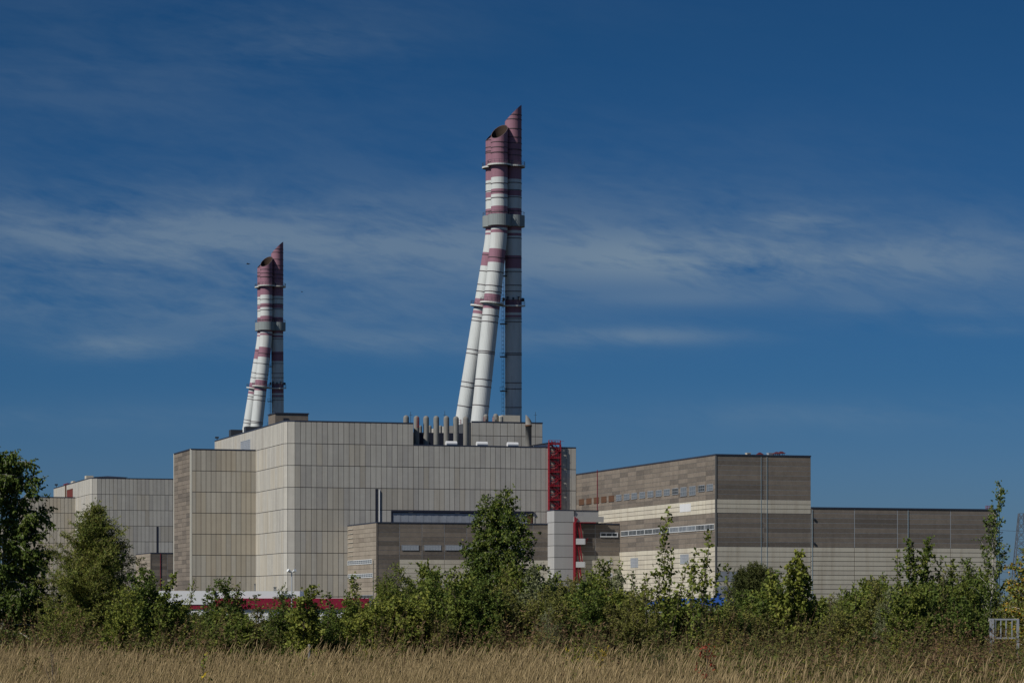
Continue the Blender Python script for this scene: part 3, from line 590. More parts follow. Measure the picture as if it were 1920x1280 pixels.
for px in (1702.5, 1521):
    uu = U(px, vH) if px > 1521 else uL0+.35; m = MB(ol); m.cyl((uu, vH-.10, 3.4), (uu, vH-.10, ZL-.3), .06, None, 8); m.build('downpipe', M['pipe_blue'], lh)
m = MB(ol)
for k_ in (.5, 1.1): m.bar((uL1+k_, vH+.4, 1), (uL1+k_, vH+.4, ZL+.6), .1)
for i in range(44): m.bar((uL1+.5, vH+.4, 1.5+i*.58), (uL1+1.1, vH+.4, 1.5+i*.58), .06)
for y in (997, 1012, 1070, 1102): z = Z(y, uL1, vH); m.box(uL1, uL1+1.9, vH, vH+1.5, z-.06, z+.06); m.bar((uL1+1.9, vH, z), (uL1, vH, z-1.6), .1)
m.build('wall_ladder', M['steel'], lh)
m = MB(ol); uu = U(1850, vH); 
for i in range(5): m.bar((uu+i*.45, vH+.4, ZL), (uu+i*.45, vH+.4, ZL+1.2), .12)
for z in (.6, 1.15): m.bar((uu, vH+.4, ZL+z), (uu+1.8, vH+.4, ZL+z), .1)
m.build('railing', M['red'], lh)
m = MB(ol); 
for z in (Z(972.5, uL0, vH), Z(1018, uL0, vH)):
    m = MB(ol); m.box(uL0+.6, uL0+1.1, vH-.3, vH-.09, z-.2, z+.2); m.build('wall_lamp', M['steel'], lh)

# ------------------------------------------------------------------ striped chimneys
def stack(label, X, Y, zb):
    root = thing('chimney', label, 'chimney', (X, Y, zb), 0, 'striped three flue chimneys')
    o = (0, 0, zb); D0 = 840.0
    zpx = lambda y: CZ+(HY-y)*Dz[0]/F; Dz = [840.0]
    RAD = 2.47; n = 32
    specs = {  # top centre offset, bottom offset, bend row, stripes (white ranges in rows), cut (direction, centre row, slope)
     'front': dict(top=(0, 0), bot=(-5.95, -1.0), bend=437, white=[(333.6, 355.6), (365.5, 387.5), (428, 432), (437.7, 468), (493.5, 552.6), (569, 573.7), (580, 830)], cut=((-.50, -.86), 247, .95), plat=(308.5, 567.5), col=(403, 424)),
     'left': dict(top=(-1.62, 4.85), bot=(-10.8, 7.0), bend=441, white=[(340, 362), (372, 393), (434.5, 438), (442, 475), (500, 561), (578, 583), (589, 830)], cut=((-.93, -.36), 250, .95), plat=(313.5, 573), col=(406, 427)),
     'right': dict(top=(4.1, 3.4), bot=(4.15, 7.6), bend=440, white=[(337.6, 359), (369, 392), (433, 438), (443, 479), (503, 561), (585, 589.5), (594, 830)], cut=((-1, -.03), 213, 1.02), plat=(311.5, 571), col=(405, 426)),
    }
    seams = [258, 270, 281, 285.5, 291, 344, 361, 374, 397, 449, 482, 511, 535, 546, 594, 604, 659, 663, 716, 725, 760]
    for key, s in specs.items():
        zt = zpx(s['cut'][1]); Dz[0] = 840.0+s['top'][1]; zt = zpx(s['cut'][1]); z_b = 48.0; zk = zpx(s['bend']); tx, ty = s['top']; bx, by = s['bot']; zref = zpx(790)
        def ctr(z):
            if z >= zk: f = 0.0
            else: f = (zk-z)/(zk-zref)
            w = 3.5                                                   # soften the knee
            d = zk-z
            if abs(d) < w: f = (d+w)**2/(4*w)/(zk-zref)
            return np.array((tx+(bx-tx)*f, ty+(by-ty)*f, z))
        white = [(zpx(b), zpx(a)) for a, b in s['white']]
        marks = {z_b, zt-3.0}
        for a, b in white: marks |= {max(a, z_b), b}
        for k_ in range(-4, 5): marks.add(zk+k_*.9)
        marks = sorted(z for z in marks if z_b <= z <= zt-3.0)
        zs = []; cols = []
        sm = sorted([zpx(y+rnd.uniform(-3, 3)) for y in seams]+([zpx(233.5), zpx(244)] if key == 'right' else []))
        def ring(z, rr, oblique=None):
            c0 = ctr(z); ax = ctr(z+.3)-ctr(z-.3); ax /= np.linalg.norm(ax)
            e = np.array((1.0, 0, 0)); e -= ax*e.dot(ax); e /= np.linalg.norm(e); g_ = np.cross(ax, e); R = []
            for i in range(n):
                w = 2*math.pi*i/n; off = rr*(math.cos(w)*e+math.sin(w)*g_); p_ = c0+off
                if oblique: p_ = np.array((c0[0]+off[0], c0[1]+off[1], zt-s['cut'][2]*(off[0]*s['cut'][0][0]+off[1]*s['cut'][0][1])))
                R.append(tuple(p_))
            return R
        m = MB(o); rg = []; mi = []
        for a, b in zip(marks[:-1], marks[1:]):
            mid = (a+b)/2; isw = any(x <= mid <= y for x, y in white)
            if not rg: rg.append(ring(a, RAD))
            cl_ = 0 if isw else 1
            for zf in sm:                                             # bolted joint rings
                if a+.05 < zf < b-.3 and zf > 52:
                    for zq, rq, cq in ((zf, RAD, cl_), (zf, RAD+.09, 2), (zf+.2, RAD+.09, 2), (zf+.2, RAD, 2)): rg.append(ring(zq, rq)); mi.append(cq)
            rg.append(ring(b, RAD)); mi.append(cl_)
        RT = ring(zt, RAD, True)
        for yq in dict(front=(), left=(258, 265), right=(217.5, 226))[key][::-1]:   # joint rings that run into the slanted cut
            zq = zpx(yq)
            for dz_, rq, cq in ((0, RAD, 1), (0, RAD+.09, 2), (.2, RAD+.09, 2), (.2, RAD, 2)):
                rg.append([(x, y, z2) if zq+dz_ < w[2] else w for (x, y, z2), w in zip([(p_[0], p_[1], zq+dz_) for p_ in ring(zq, rq)], RT)]); mi.append(cq)
        rg.append(RT); mi.append(1); rg.append(ring(zt, RAD-.16, True)); mi.append(2)
        rg.append(ring(zt-5, RAD-.18)); mi.append(3); rg.append(ring(zt-14, RAD-.2)); mi.append(3)
        m.rings(rg, mi, capend=True)
        fl = m.build('flue', [M['flue_white'], M['flue_red'], M['flue_seam'], M['flue_inside']], root, False)
        for y in s['plat']:
            z = zpx(y); m = MB(o); m.rings([ring(z-.45, RAD-.02), ring(z-.45, RAD+1.05), ring(z, RAD+1.1), ring(z+.02, RAD-.02)], [1, 0, 0])
            pl = m.build('platform', [M['platform'], M['steel']], root)
            m = MB(o)
            for zz_ in (.55, 1.1):
                R1 = ring(z+zz_, RAD+1.0)
                for i in range(0, n, 2): m.bar(R1[i], R1[(i+2) % n], .07)
            R0 = ring(z, RAD+1.0)
            for i in range(0, n, 2): m.bar(R0[i], (R0[i][0], R0[i][1], R0[i][2]+1.1), .07)
            m.build('railing', M['steel'], pl)
        za, zb2 = zpx(s['col'][1]), zpx(s['col'][0]); m = MB(o)
        nn = n; m.rings([ring(za, RAD-.02), ring(za, RAD+.95), ring(zb2, RAD+.95), ring(zb2-.1, RAD-.02)], [0]*3)
        cl = m.build('collar', M['collar'], root)
        m = MB(o); R1 = ring(zb2+1.0, RAD+.85); R0 = ring(zb2, RAD+.85)
        for i in range(0, n, 2): m.bar(R1[i], R1[(i+2) % n], .06); m.bar(R0[i], R1[i], .06)
        m.build('railing', M['steel'], cl)
        if key == 'right':
            m = MB(o); zl0, zl1 = 57, zpx(445); npt = 90
            for i in range(npt):
                f0 = zl0+(zl1-zl0)*i/npt; f1 = zl0+(zl1-zl0)*(i+1)/npt
                c0, c1 = ctr(f0), ctr(f1)
                for k_ in (-.35, .35): m.bar((c0[0]-RAD-.35, c0[1]-1.2+k_, f0), (c1[0]-RAD-.35, c1[1]-1.2+k_, f1), .10)
                m.bar((c0[0]-RAD-.35, c0[1]-1.55, f0), (c0[0]-RAD-.35, c0[1]-.85, f0), .07)
                if i % 2 == 0: m.bar((c0[0]-RAD-.95, c0[1]-1.5, f0), (c0[0]-RAD-.35, c0[1]-1.5, f0), .06); m.bar((c0[0]-RAD-.95, c0[1]-.9, f0), (c0[0]-RAD-.35, c0[1]-.9, f0), .06)
                m.bar((c0[0]-RAD-.95, c0[1]-1.2, f0), (c1[0]-RAD-.95, c1[1]-1.2, f1), .06)
            m.build('ladder', M['steel'], root)
            for y in (518, 607, 668, 732):
                z = zpx(y); c0 = ctr(z); m = MB(o); m.box(c0[0]-RAD-1.5, c0[0]-RAD+.6, c0[1]-2.4, c0[1]-.2, z-.1, z+.1)
                for a_ in (-1.5, -.8, -.1): m.bar((c0[0]-RAD+a_, c0[1]-2.4, z), (c0[0]-RAD+a_, c0[1]-2.4, z+1.1), .07)
                m.bar((c0[0]-RAD-1.5, c0[1]-2.4, z+1.1), (c0[0]-RAD-.1, c0[1]-2.4, z+1.1), .07); m.bar((c0[0]-RAD-1.5, c0[1]-2.4, z+1.1), (c0[0]-RAD-1.5, c0[1]-.2, z+1.1), .07)
                m.build('landing', M['steel'], root)
            zw = zpx(571); c0 = ctr(zw); cf = specs['front']
            m = MB(o); m.box(c0[0]-RAD-4.6, c0[0]-RAD-.6, c0[1]-2.5, c0[1]-1.2, zw-.5, zw-.38); m.build('walkway', M['platform'], root)
            z = zpx(562); c0 = ctr(z); m = MB(o)                      # floodlights ringed on the platform
            for i in range(0, n, 3): w = 2*math.pi*i/n; m.box(c0[0]+(RAD+.55)*math.cos(w)-.3, c0[0]+(RAD+.55)*math.cos(w)+.3, c0[1]+(RAD+.55)*math.sin(w)-.3, c0[1]+(RAD+.55)*math.sin(w)+.3, z-.2, z+.55+.3*(i % 2))
            m.build('warning_light', M['steel'], root)
            for k_, y in enumerate((396, 545)):
                pass
    return root
s1 = stack('taller nearer red and white striped chimney of three flues on the concrete building', at(936.3, 840), 840, 52.0)
s2 = copy_tree(s1); Y2 = 1153; s2.location = (at(499.5, Y2), Y2, 51.9)
s2['label'] = 'smaller farther red and white striped chimney left of the plant box'

# ------------------------------------------------------------------ low things in front of the plant
def frontal(name, label, cat, px, d, group=None): return thing(name, label, cat, (at(px, d), d, 0), 0, group)
d = 350.0; X = lambda px, dd=d: at(px, dd)
t = frontal('gatehouse', 'long low white building with a dark red fascia band, half hidden by shrubs', 'building', 430, d); o = (at(430, d), d, 0)
m = MB(o); m.box(X(296), X(403), d+.5, d+7, 0, zz(1107, d)); m.box(X(403), X(562), d+.2, d+7, zz(1121, d), zz(1107.5, d)); m.box(X(403), X(690), d+.2, d+7, 0, zz(1141, d)); m.box(X(562), X(690), d+.6, d+7, zz(1141, d), zz(1120.5, d)); m.build('wall', M['white'], t)
m = MB(o); m.box(X(314), X(402.5), d+.35, d+.5, zz(1141, d), zz(1134, d)); m.box(X(403), X(692), d-.1, d+.6, zz(1141, d), zz(1121, d)); m.build('fascia', M['maroon'], t)
m = MB(o); m.box(X(314), X(402.5), d+.3, d+.5, zz(1133.5, d), zz(1132.5, d)); m.box(X(402), X(403.2), d, d+.5, zz(1121, d), zz(1106, d)); m.build('gutter', M['steel'], t)
m = MB(o); m.box(X(523), X(546), d+.1, d+.2, zz(1120.5, d), zz(1114, d)); m.box(X(529), X(530), d+.05, d+.1, zz(1120.5, d), zz(1114, d), 1); m.build('window', [M['glass_pale'], M['frame']], t)
for px, y in ((473.5, 1094), (511.5, 1100)):
    m = MB(o); w = 1.3 if px < 500 else 2.5; m.box(X(px-w), X(px+w), d+3, d+3.4, zz(1108, d), zz(y, d)); m.box(X(px-w-.6), X(px+w+.6), d+2.9, d+3.5, zz(y, d), zz(y-1, d)); m.build('flue_pipe', M['pipe'], t)
def lamp(px, d, ytop, label, heads):
    t = frontal('lamp_post', label, 'lamp post', px, d, 'lamp posts before the plant'); o = (at(px, d), d, 0); x = at(px, d); zt = zz(ytop, d)
    m = MB(o); m.cyl((x, d, 0), (x, d, zt), .09, .06, 8); m.build('pole', M['galv'], t)
    for k in heads: m = MB(o); m.cyl((x+k*.12, d-.1, zt-.12), (x+k*.42, d-.35, zt+.1), .10, .19, 10); m.build('lamp_head', M['frame'], t)
    return t
lamp(547, 320, 1070, 'lamp post with twin floodlights before the concrete corner', (-1, 1))
lamp(1622, 330, 1091, 'thin lamp post before the low brown hall', (1,))
d = 360.0
t = frontal('shed', 'low shed with a bright blue roof at the foot of the brown hall', 'shed', 1290, d); o = (at(1290, d), d, 0); X = lambda px, dd=360.0: at(px, dd)
m = MB(o); m.box(X(1206), X(1372), d, d+6, 0, zz(1134, d)); m.build('wall', M['white'], t)
m = MB(o); m.add([(X(1208), d-.3, zz(1134, d)), (X(1378), d-.3, zz(1134, d)), (X(1378), d+6, zz(1134, d)), (X(1208), d+6, zz(1134, d)), (X(1240), d+1.2, zz(1122, d)), (X(1372), d+1.2, zz(1119, d)), (X(1372), d+5, zz(1119, d)), (X(1240), d+5, zz(1122, d))], [(0, 1, 5, 4), (1, 2, 6, 5), (2, 3, 7, 6), (3, 0, 4, 7), (4, 5, 6, 7), (0, 3, 2, 1)]); m.build('roof', M['blue'], t)
m = MB(o); m.cyl((X(1350), d+2, zz(1122, d)), (X(1350), d+2, zz(1112, d)), .22, None, 10); m.cyl((X(1350), d+2, zz(1114, d)), (X(1350), d+2, zz(1111.5, d)), .34, None, 10); m.build('roof_pipe', M['blue'], t)
d = 380.0; X = lambda px, dd=380.0: at(px, dd)
t = frontal('kiosk', 'small white kiosk with a dark overhanging roof below the low hall', 'kiosk', 1530, d); o = (at(1530, d), d, 0)
m = MB(o); m.box(X(1512), X(1543), d, d+3, 0, zz(1129, d)); m.build('wall', M['white'], t)
m = MB(o); m.add([(X(1508), d-.4, zz(1126, d)), (X(1546), d-.4, zz(1129.5, d)), (X(1546), d+3.4, zz(1129.5, d)), (X(1508), d+3.4, zz(1126, d)), (X(1508), d-.4, zz(1123.5, d)), (X(1546), d-.4, zz(1127, d)), (X(1546), d+3.4, zz(1127, d)), (X(1508), d+3.4, zz(1123.5, d))], [(0, 3, 2, 1), (4, 5, 6, 7), (0, 1, 5, 4), (1, 2, 6, 5), (2, 3, 7, 6), (3, 0, 4, 7)]); m.cyl((X(1545), d-.3, 0), (X(1545), d-.3, zz(1128, d)), .08, None, 8); m.build('roof', M['flashing'], t)
# steel gate among the shrubs
d = 51.0; X = lambda px, dd=51.0: at(px, dd)
t = frontal('gate', 'pale grey metal gate standing open among the shrubs at the right edge', 'gate', 1858, d); o = (at(1858, d), d, 0)
m = MB(o); m.box(X(1857), X(1864), d, d+.09, 0, zz(1159, d)); m.build('post', M['gate_steel'], t)
m = MB(o); m.box(X(1907), X(1911), d, d+.07, 0, zz(1159, d)); m.build('post', M['gate_steel'], t)
m = MB(o); m.box(X(1864), X(1907), d+.02, d+.05, zz(1162, d), zz(1159, d)); m.box(X(1864), X(1907), d+.02, d+.05, zz(1197, d), zz(1194, d))
for px in (1866, 1876, 1886, 1897): m.box(X(px), X(px+2.0), d+.022, d+.048, zz(1195, d), zz(1161, d))
m.build('frame', M['gate_steel'], t)
m = MB(o); m.box(X(1855.5), X(1857), d-.03, d+.06, zz(1182, d), zz(1175, d)); m.build('latch', M['steel'], t)
for px, y, dd, lab in ((1693, 1190, 54.5, 'short pale post in the thicket left of the gate'), (580, 1207, 51.5, 'short pale grey post at the edge of the dry grass')):
    m = MB((at(px, dd), dd, 0)); w = 2.6*dd/F; x = at(px, dd); m.cyl((x, dd, 0), (x, dd, zz(y, dd)-.02), w*1.2, w, 10); m.cyl((x, dd, zz(y, dd)-.02), (x, dd, zz(y, dd)), w, w*.7, 10)
    tag(m.build('fence_post', M['pipe'], None, False, (x, dd, 0)), lab, 'post')
# pylon and wires at the right edge
d = 620.0; px = 1915
t = frontal('pylon', 'grey lattice power pylon at the right edge', 'pylon', px, d); x = at(px, d); o = (x, d, 0); zt = zz(962, d); hw = lambda z: .55+(zt-z)*.085
m = MB(o)
for a in (-1, 1):
    for b in (-1, 1): m.bar((x+a*hw(0), d+b*hw(0), 0), (x+a*hw(zt), d+b*hw(zt), zt), .2)
m.build('leg', M['pylon_steel'], t)
m = MB(o); n = 12
for i in range(n):
    z0, z1 = zt*i/n, zt*(i+1)/n
    for s_ in (-1, 1):
        m.bar((x-hw(z0), d+s_*hw(z0), z0), (x+hw(z1), d+s_*hw(z1), z1), .10); m.bar((x+hw(z0), d+s_*hw(z0), z0), (x-hw(z1), d+s_*hw(z1), z1), .10)
        m.bar((x+s_*hw(z0), d-hw(z0), z0), (x+s_*hw(z1), d+hw(z1), z1), .10)
    m.bar((x-hw(z1), d-hw(z1), z1), (x+hw(z1), d-hw(z1), z1), .09)
m.build('bracing', M['pylon_steel'], t)
for i, (y0, y1) in enumerate(((985, 992), (1066, 1062), (1072, 1069), (1080, 1084))):
    w0 = wxy(uL1+.4, vH+10); pts_ = []
    p0 = np.array((at(1868, 715), 715, zz(y1, 715))); p1 = np.array((at(1990, 640), 640, zz(y0, 640)))
    m = MB(tuple(p0)); prv = p0
    for k_ in range(1, 11): f_ = k_/10; q_ = p0+(p1-p0)*f_-np.array((0, 0, .8*4*f_*(1-f_))); m.cyl(tuple(prv), tuple(q_), .035, None, 5); prv = q_
    tag(m.build('power_cable', M['steel'], None, False, tuple(p0)), ['highest thin power cable right of the low hall', 'upper of the three low cables right of the low hall', 'middle of the three low cables right of the low hall', 'lowest thin cable right of the low hall'][i], 'cable', 'cables by the pylon')
# two birds
for i, (px, y, dd, lab) in enumerate(((465, 495, 400, 'small dark bird gliding left of the smaller chimney'), (566, 547, 420, 'tiny dark bird right of the smaller chimney'))):
    x, z = at(px, dd), zz(y, dd); k_ = .8 if i == 0 else .45; m = MB((x, dd, z))
    for a, b, c_, e in (((-.35, 0), .03, (0, 0), .09), ((0, 0), .09, (.32, .03), .05), ((.32, .03), .05, (.42, .02), .01)): m.cyl((x+a[0]*k_, dd, z+a[1]*k_), (x+c_[0]*k_, dd, z+c_[1]*k_), b*k_, e*k_, 8)
    for s_ in (-1, 1): m.add([(x-.12*k_, dd, z+.02), (x+.16*k_, dd, z+.02), (x+.02*k_, dd+s_*.45*k_, z+.14*k_), (x-.16*k_, dd+s_*.75*k_, z+.05*k_), (x-.12*k_, dd+s_*.4*k_, z+.10*k_)], [(0, 1, 2, 3, 4)])
    tag(m.build('bird', M['steel'], None, False, (x, dd, z)), lab, 'bird')

# ------------------------------------------------------------------ plants
def np_mesh(name, verts, nq, mats, parent=None, tint=None, mi=None, kv=4):
    """verts: (nq*kv, 3) array, faces of kv consecutive vertices"""
    me = bpy.data.meshes.new(name); nv = len(verts)
    me.vertices.add(nv); me.vertices.foreach_set('co', np.ascontiguousarray(verts, np.float32).ravel())
    me.loops.add(nv); me.loops.foreach_set('vertex_index', np.arange(nv, dtype=np.int32))
    me.polygons.add(nq); me.polygons.foreach_set('loop_start', np.arange(0, nv, kv, dtype=np.int32))
    for m_ in mats: me.materials.append(m_)
    if mi is not None: me.polygons.foreach_set('material_index', mi.astype(np.int32))
    a = me.attributes.new('tint', 'FLOAT', 'FACE'); a.data.foreach_set('value', (np.full(nq, .5) if tint is None else tint).astype(np.float32))
    me.update(calc_edges=True); me.validate()
    o = bpy.data.objects.new(name, me); C.objects.link(o)
    if parent: o.parent = parent
    return o
def unit(a): return a/np.maximum(np.linalg.norm(a, axis=-1, keepdims=True), 1e-9)
def leaf_quads(rg, P, Dv, ln, wd, fold=.15):
    n = len(P); Dv = unit(Dv); N = unit(np.cross(Dv, rg.normal(size=(n, 3)))); S = np.cross(Dv, N)
    l = (ln*rg.uniform(.65, 1.25, (n, 1))); w = l*(wd/ln)*rg.uniform(.8, 1.15, (n, 1))
    mid = P+Dv*l*.45
    return np.stack([P, mid+S*w*.5+N*l*fold, P+Dv*l, mid-S*w*.5+N*l*fold], 1).reshape(-1, 3)
class Plant:
    def __init__(s, seed): s.rg = np.random.default_rng(seed); s.wood = MB(); s.LP = []; s.LD = []
    def stem(s, pts, r0, r1):
        k = len(pts)
        for i in range(k-1): s.wood.cyl(tuple(pts[i]), tuple(pts[i+1]), r0+(r1-r0)*i/(k-1), r0+(r1-r0)*(i+1)/(k-1), 6, 0, False)
    def curve(s, p, d, L, k, droop=0., wig=.12):
        pts = [np.array(p, float)]; d = unit(np.array(d, float))
        for i in range(k):
            d = unit(d+s.rg.normal(size=3)*wig+np.array((s.wind*.06, 0, -droop/k)))
            pts.append(pts[-1]+d*L/k)
        return pts
    wind = 0.0
    def along(s, pts, f):
        x = f*(len(pts)-1); i = min(int(x), len(pts)-2); return pts[i]+(pts[i+1]-pts[i])*(x-i), unit(pts[i+1]-pts[i])
    def leaves(s, p, q, n, spread, droop):
        f = s.rg.uniform(.05, 1.05, (n, 1)); P = p+(q-p)*f; d = unit(q-p)
        s.LP.append(P); s.LD.append(unit(d*.5+s.rg.normal(size=(n, 3))*spread+np.array((0, 0, -droop))))
    def grow(s, base, lean, H, r0, nb, prof, elev=(60, 20), t0=.12, bw=1.0, twigs=10, tw=.16, lpt=8, spread=.8, droop=.2, bdroop=.5, tdroop=.2, wig=.06, minl=.06, bare=0.2, gap=0.0):
        rg = s.rg; k = 9; base = np.array(base, float); pts = [base]
        d = np.array((lean[0], lean[1], 1.0))
        for i in range(k):
            f = (i+1)/k; w = rg.normal(size=3)*wig*H/k; w[2] = 0
            pts.append(base+np.array((lean[0]*H*f**1.3+s.wind*.02*H*f**3, lean[1]*H*f, H*f))+w)
        s.stem(pts, r0, r0*.15)
        az0 = rg.uniform(0, 6.28)
        for b in range(nb):
            t = t0+(1-t0)*((b+.5)/nb)**.9; p, sd = s.along(pts, min(t, .995))
            a = az0+b*2.399963+rg.normal()*.35
            e = R_(elev[0]*t+elev[1]*(1-t)+rg.normal()*9)
            L = max(minl, prof(t)*rg.uniform(.55, 1.2))*bw/max(.42, math.cos(R_(elev[0]*t+elev[1]*(1-t))))
            if rg.random() < gap: continue
            dr = np.array((math.cos(a)*math.cos(e), math.sin(a)*math.cos(e), math.sin(e)))
            bp = s.curve(p, dr, L, 5, bdroop, .10); s.stem(bp, max(.003, r0*.32*(1-t*.75)), .0022)
            nt = max(2, int(twigs*L/.5*rg.uniform(.8, 1.2)))
            for q in range(nt):
                f = bare+(1-bare)*(q+rg.random())/nt; tp, td = s.along(bp, min(f, .99))
                td2 = unit(td*.7+rg.normal(size=3)*.65+np.array((0, 0, -tdroop)))
                tl = tw*rg.uniform(.5, 1.3); te = tp+td2*tl
                if rg.random() < .35: s.wood.cyl(tuple(tp), tuple(te), .0025, .0015, 3, 0, False)
                s.leaves(tp, te, max(1, int(lpt*rg.uniform(.7, 1.3))), spread, droop)
        s.leaves(pts[-2], pts[-1]+(pts[-1]-pts[-2])*.25, int(lpt*1.5), spread*.7, droop)
    def finish(s, root, ln, wd, leaf, bark, twolf=None, fold=.15):
        P = np.concatenate(s.LP); Dv = np.concatenate(s.LD); keep = P[:, 2] > .03; P = P[keep]; Dv = Dv[keep]
        n = len(P); V_ = leaf_quads(s.rg, P, Dv, ln, wd, fold)
        base = np.sin(P[:, 0]*5+1)*np.sin(P[:, 1]*4.3)*np.sin(P[:, 2]*4.1+.5)*.25                                   # clump to clump variety of leaf colour
        tint = np.clip(s.rg.beta(1.6, 2.2, n)+base, 0, 1)
        mi = np.zeros(n); mats = [M[leaf]]
        if twolf: mats.append(M[twolf[0]]); mi = (s.rg.random(n) < twolf[1]).astype(float)
        s.wood.build('trunk', M[bark], root)
        np_mesh('crown', V_, n, mats, root, tint, mi)
        return n
def cone(H, R0, top=.12, p=1.0): return lambda t: R0*max(top*(1-t)**.3, (1-t)**p)
def egg(R0, c=.4, w=.55): return lambda t: R0*max(.12, 1-((t-c)/w)**2*(.9 if t > c else .6))
def tree_at(name, label, cat, px, d, group=None): return thing(name, label, cat, (at(px, d), d, 0), 0, group)
def Hh(y, d): return CZ+(HY-y)*d/F

# big weeping birch at the left edge
d = 59; t = tree_at('birch_tree', 'tall dense birch with drooping twigs at the left edge', 'tree', 6, d); p = Plant(11); H = Hh(868, d)
p.grow((0, 0, 0), (-.01, 0), H, .05, 120, egg(.98, .26, .86), (62, 26), .05, twigs=16, tw=.26, lpt=15, spread=.5, droop=.6, bdroop=.9, tdroop=.9, bare=.15, gap=.12)
p.grow((.35, .1, 0), (.03, 0), H*.70, .03, 70, egg(.66, .34, .8), (58, 22), .06, twigs=16, tw=.24, lpt=14, spread=.5, droop=.6, bdroop=.9, tdroop=.9, bare=.15, gap=.12)
p.finish(t, .062, .042, 'leaf_dark', 'bark_white')
# feathery willow
d = 57; t = tree_at('willow_tree', 'feathery olive cone shaped willow beside the tall birch', 'tree', 160, d); p = Plant(12); p.wind = 1.8; H = Hh(958, d)
p.grow((0, 0, 0), (.02, 0), H, .035, 250, (lambda t: float(np.interp(t, [0, .40, .60, .75, .86, .94, 1], [1.10, 1.02, .76, .52, .30, .16, .06]))), (52, 22), .06, twigs=18, tw=.20, lpt=13, spread=.55, droop=.1, bdroop=.15, tdroop=0, bare=.12)
p.grow((.12, .1, 0), (.0, 0), H*.88, .03, 190, (lambda t: float(np.interp(t, [0, .40, .60, .78, .9, 1], [1.0, .90, .64, .38, .2, .06]))), (50, 22), .06, twigs=18, tw=.20, lpt=13, spread=.55, droop=.1, bdroop=.15, tdroop=0, bare=.12)
p.finish(t, .058, .016, 'leaf_olive', 'bark', ('leaf_mid', .55))
# central birch
d = 58; t = tree_at('birch_tree', 'dense dark green two tipped birch standing before the brown control block', 'tree', 938, d); p = Plant(13); H = Hh(920, d)
p.grow((0, 0, 0), (.02, 0), H, .05, 170, (lambda t: float(np.interp(t, [0, .55, .70, .80, .88, .94, 1], [.78, .74, .64, .49, .30, .17, .07]))), (34, 6), .10, twigs=17, tw=.19, lpt=12, spread=.6, droop=.35, bdroop=.5, tdroop=.35, bare=.2)
p.grow((-.10, .05, 0), (-.05, 0), Hh(938, d), .04, 130, (lambda t: float(np.interp(t, [0, .55, .72, .84, .93, 1], [.60, .58, .46, .30, .17, .07]))), (36, 8), .10, twigs=17, tw=.18, lpt=12, spread=.6, droop=.35, bdroop=.5, tdroop=.35, bare=.2)
p.finish(t, .052, .036, 'leaf_dark', 'bark_white', ('leaf_yellow', .10))
# sparse poplars before the turbine hall
def poplar(px, d, stems, label, seed, leaf='leaf_mid', ln=.075, base_y=1200, dens=1.0, twolf=('leaf_yellow', .2)):
    t = tree_at('young_poplar', label, 'tree', px, d, 'young poplars before the brown halls'); p = Plant(seed)
    for (dx, ytop, topx, nb, R0, el, lp) in stems:
        H = Hh(ytop, d); b = (at(dx, d)-at(px, d)); lean = ((at(topx, d)-at(dx, d))/H, 0)
        p.grow((b, p.rg.uniform(-.15, .15), 0), lean, H, .016, nb, cone(H, R0, .22, .8), el, .22, twigs=9*dens, tw=.10, lpt=lp, spread=.75, droop=.35, bdroop=-.15, tdroop=0, bare=.08, wig=.05, minl=.05)
    p.finish(t, ln, ln*.78, leaf, 'bark', twolf); return t
poplar(1225, 52, [(1226, 960, 1252, 46, .34, (78, 48), 3), (1215, 1085, 1207, 20, .20, (72, 45), 3), (1235, 1062, 1288, 26, .22, (75, 50), 3), (1245, 1045, 1262, 26, .26, (75, 45), 3)], 'tallest slim sparse poplar before the sunlit side of the brown hall', 21)
poplar(1305, 52, [(1305, 1003, 1330, 40, .36, (76, 45), 3), (1295, 1035, 1302, 28, .26, (74, 45), 3), (1320, 1070, 1345, 24, .24, (70, 40), 3), (1312, 1095, 1316, 30, .30, (64, 32), 4)], 'sparse poplar with one thin leaning tip just left of the brown hall corner', 22)
poplar(1368, 54, [(1366, 1058, 1366, 20, .17, (75, 45), 2.6)], 'thin wispy poplar before the bluish patches at the hall corner', 23)
poplar(1490, 53, [(1490, 1040, 1497, 74, .52, (72, 34), 7), (1465, 1080, 1446, 40, .34, (70, 36), 6), (1508, 1076, 1510, 40, .26, (70, 36), 6), (1480, 1062, 1478, 40, .36, (70, 36), 6)], 'leafy yellow green poplar at the joint of the tall and low halls', 24, 'leaf_yellow')
poplar(1715, 56, [(1716, 1018, 1740, 60, .50, (68, 36), 7), (1700, 1022, 1704, 50, .44, (68, 38), 7), (1690, 1050, 1682, 26, .28, (72, 42), 5), (1735, 1048, 1765, 28, .28, (72, 42), 5), (1740, 1085, 1782, 24, .26, (60, 38), 5)], 'dark many stemmed poplar bush before the middle of the low hall', 25, 'leaf_dark', .06, dens=1.3)
# birch sapling with white trunk
d = 55; t = tree_at('birch_sapling', 'slender birch sapling with a white trunk at the right end of the low hall', 'tree', 1846, d); p = Plant(26); H = Hh(914, d)
p.grow((0, 0, 0), (.07, 0), H, .024, 54, cone(H, .62, .16, .75), (58, 40), .26, twigs=14, tw=.11, lpt=6, spread=.7, droop=.25, bdroop=-.1, tdroop=0, bare=.25, minl=.06, gap=.12)
p.finish(t, .052, .036, 'leaf_dark', 'bark_white', ('leaf_yellow', .08))
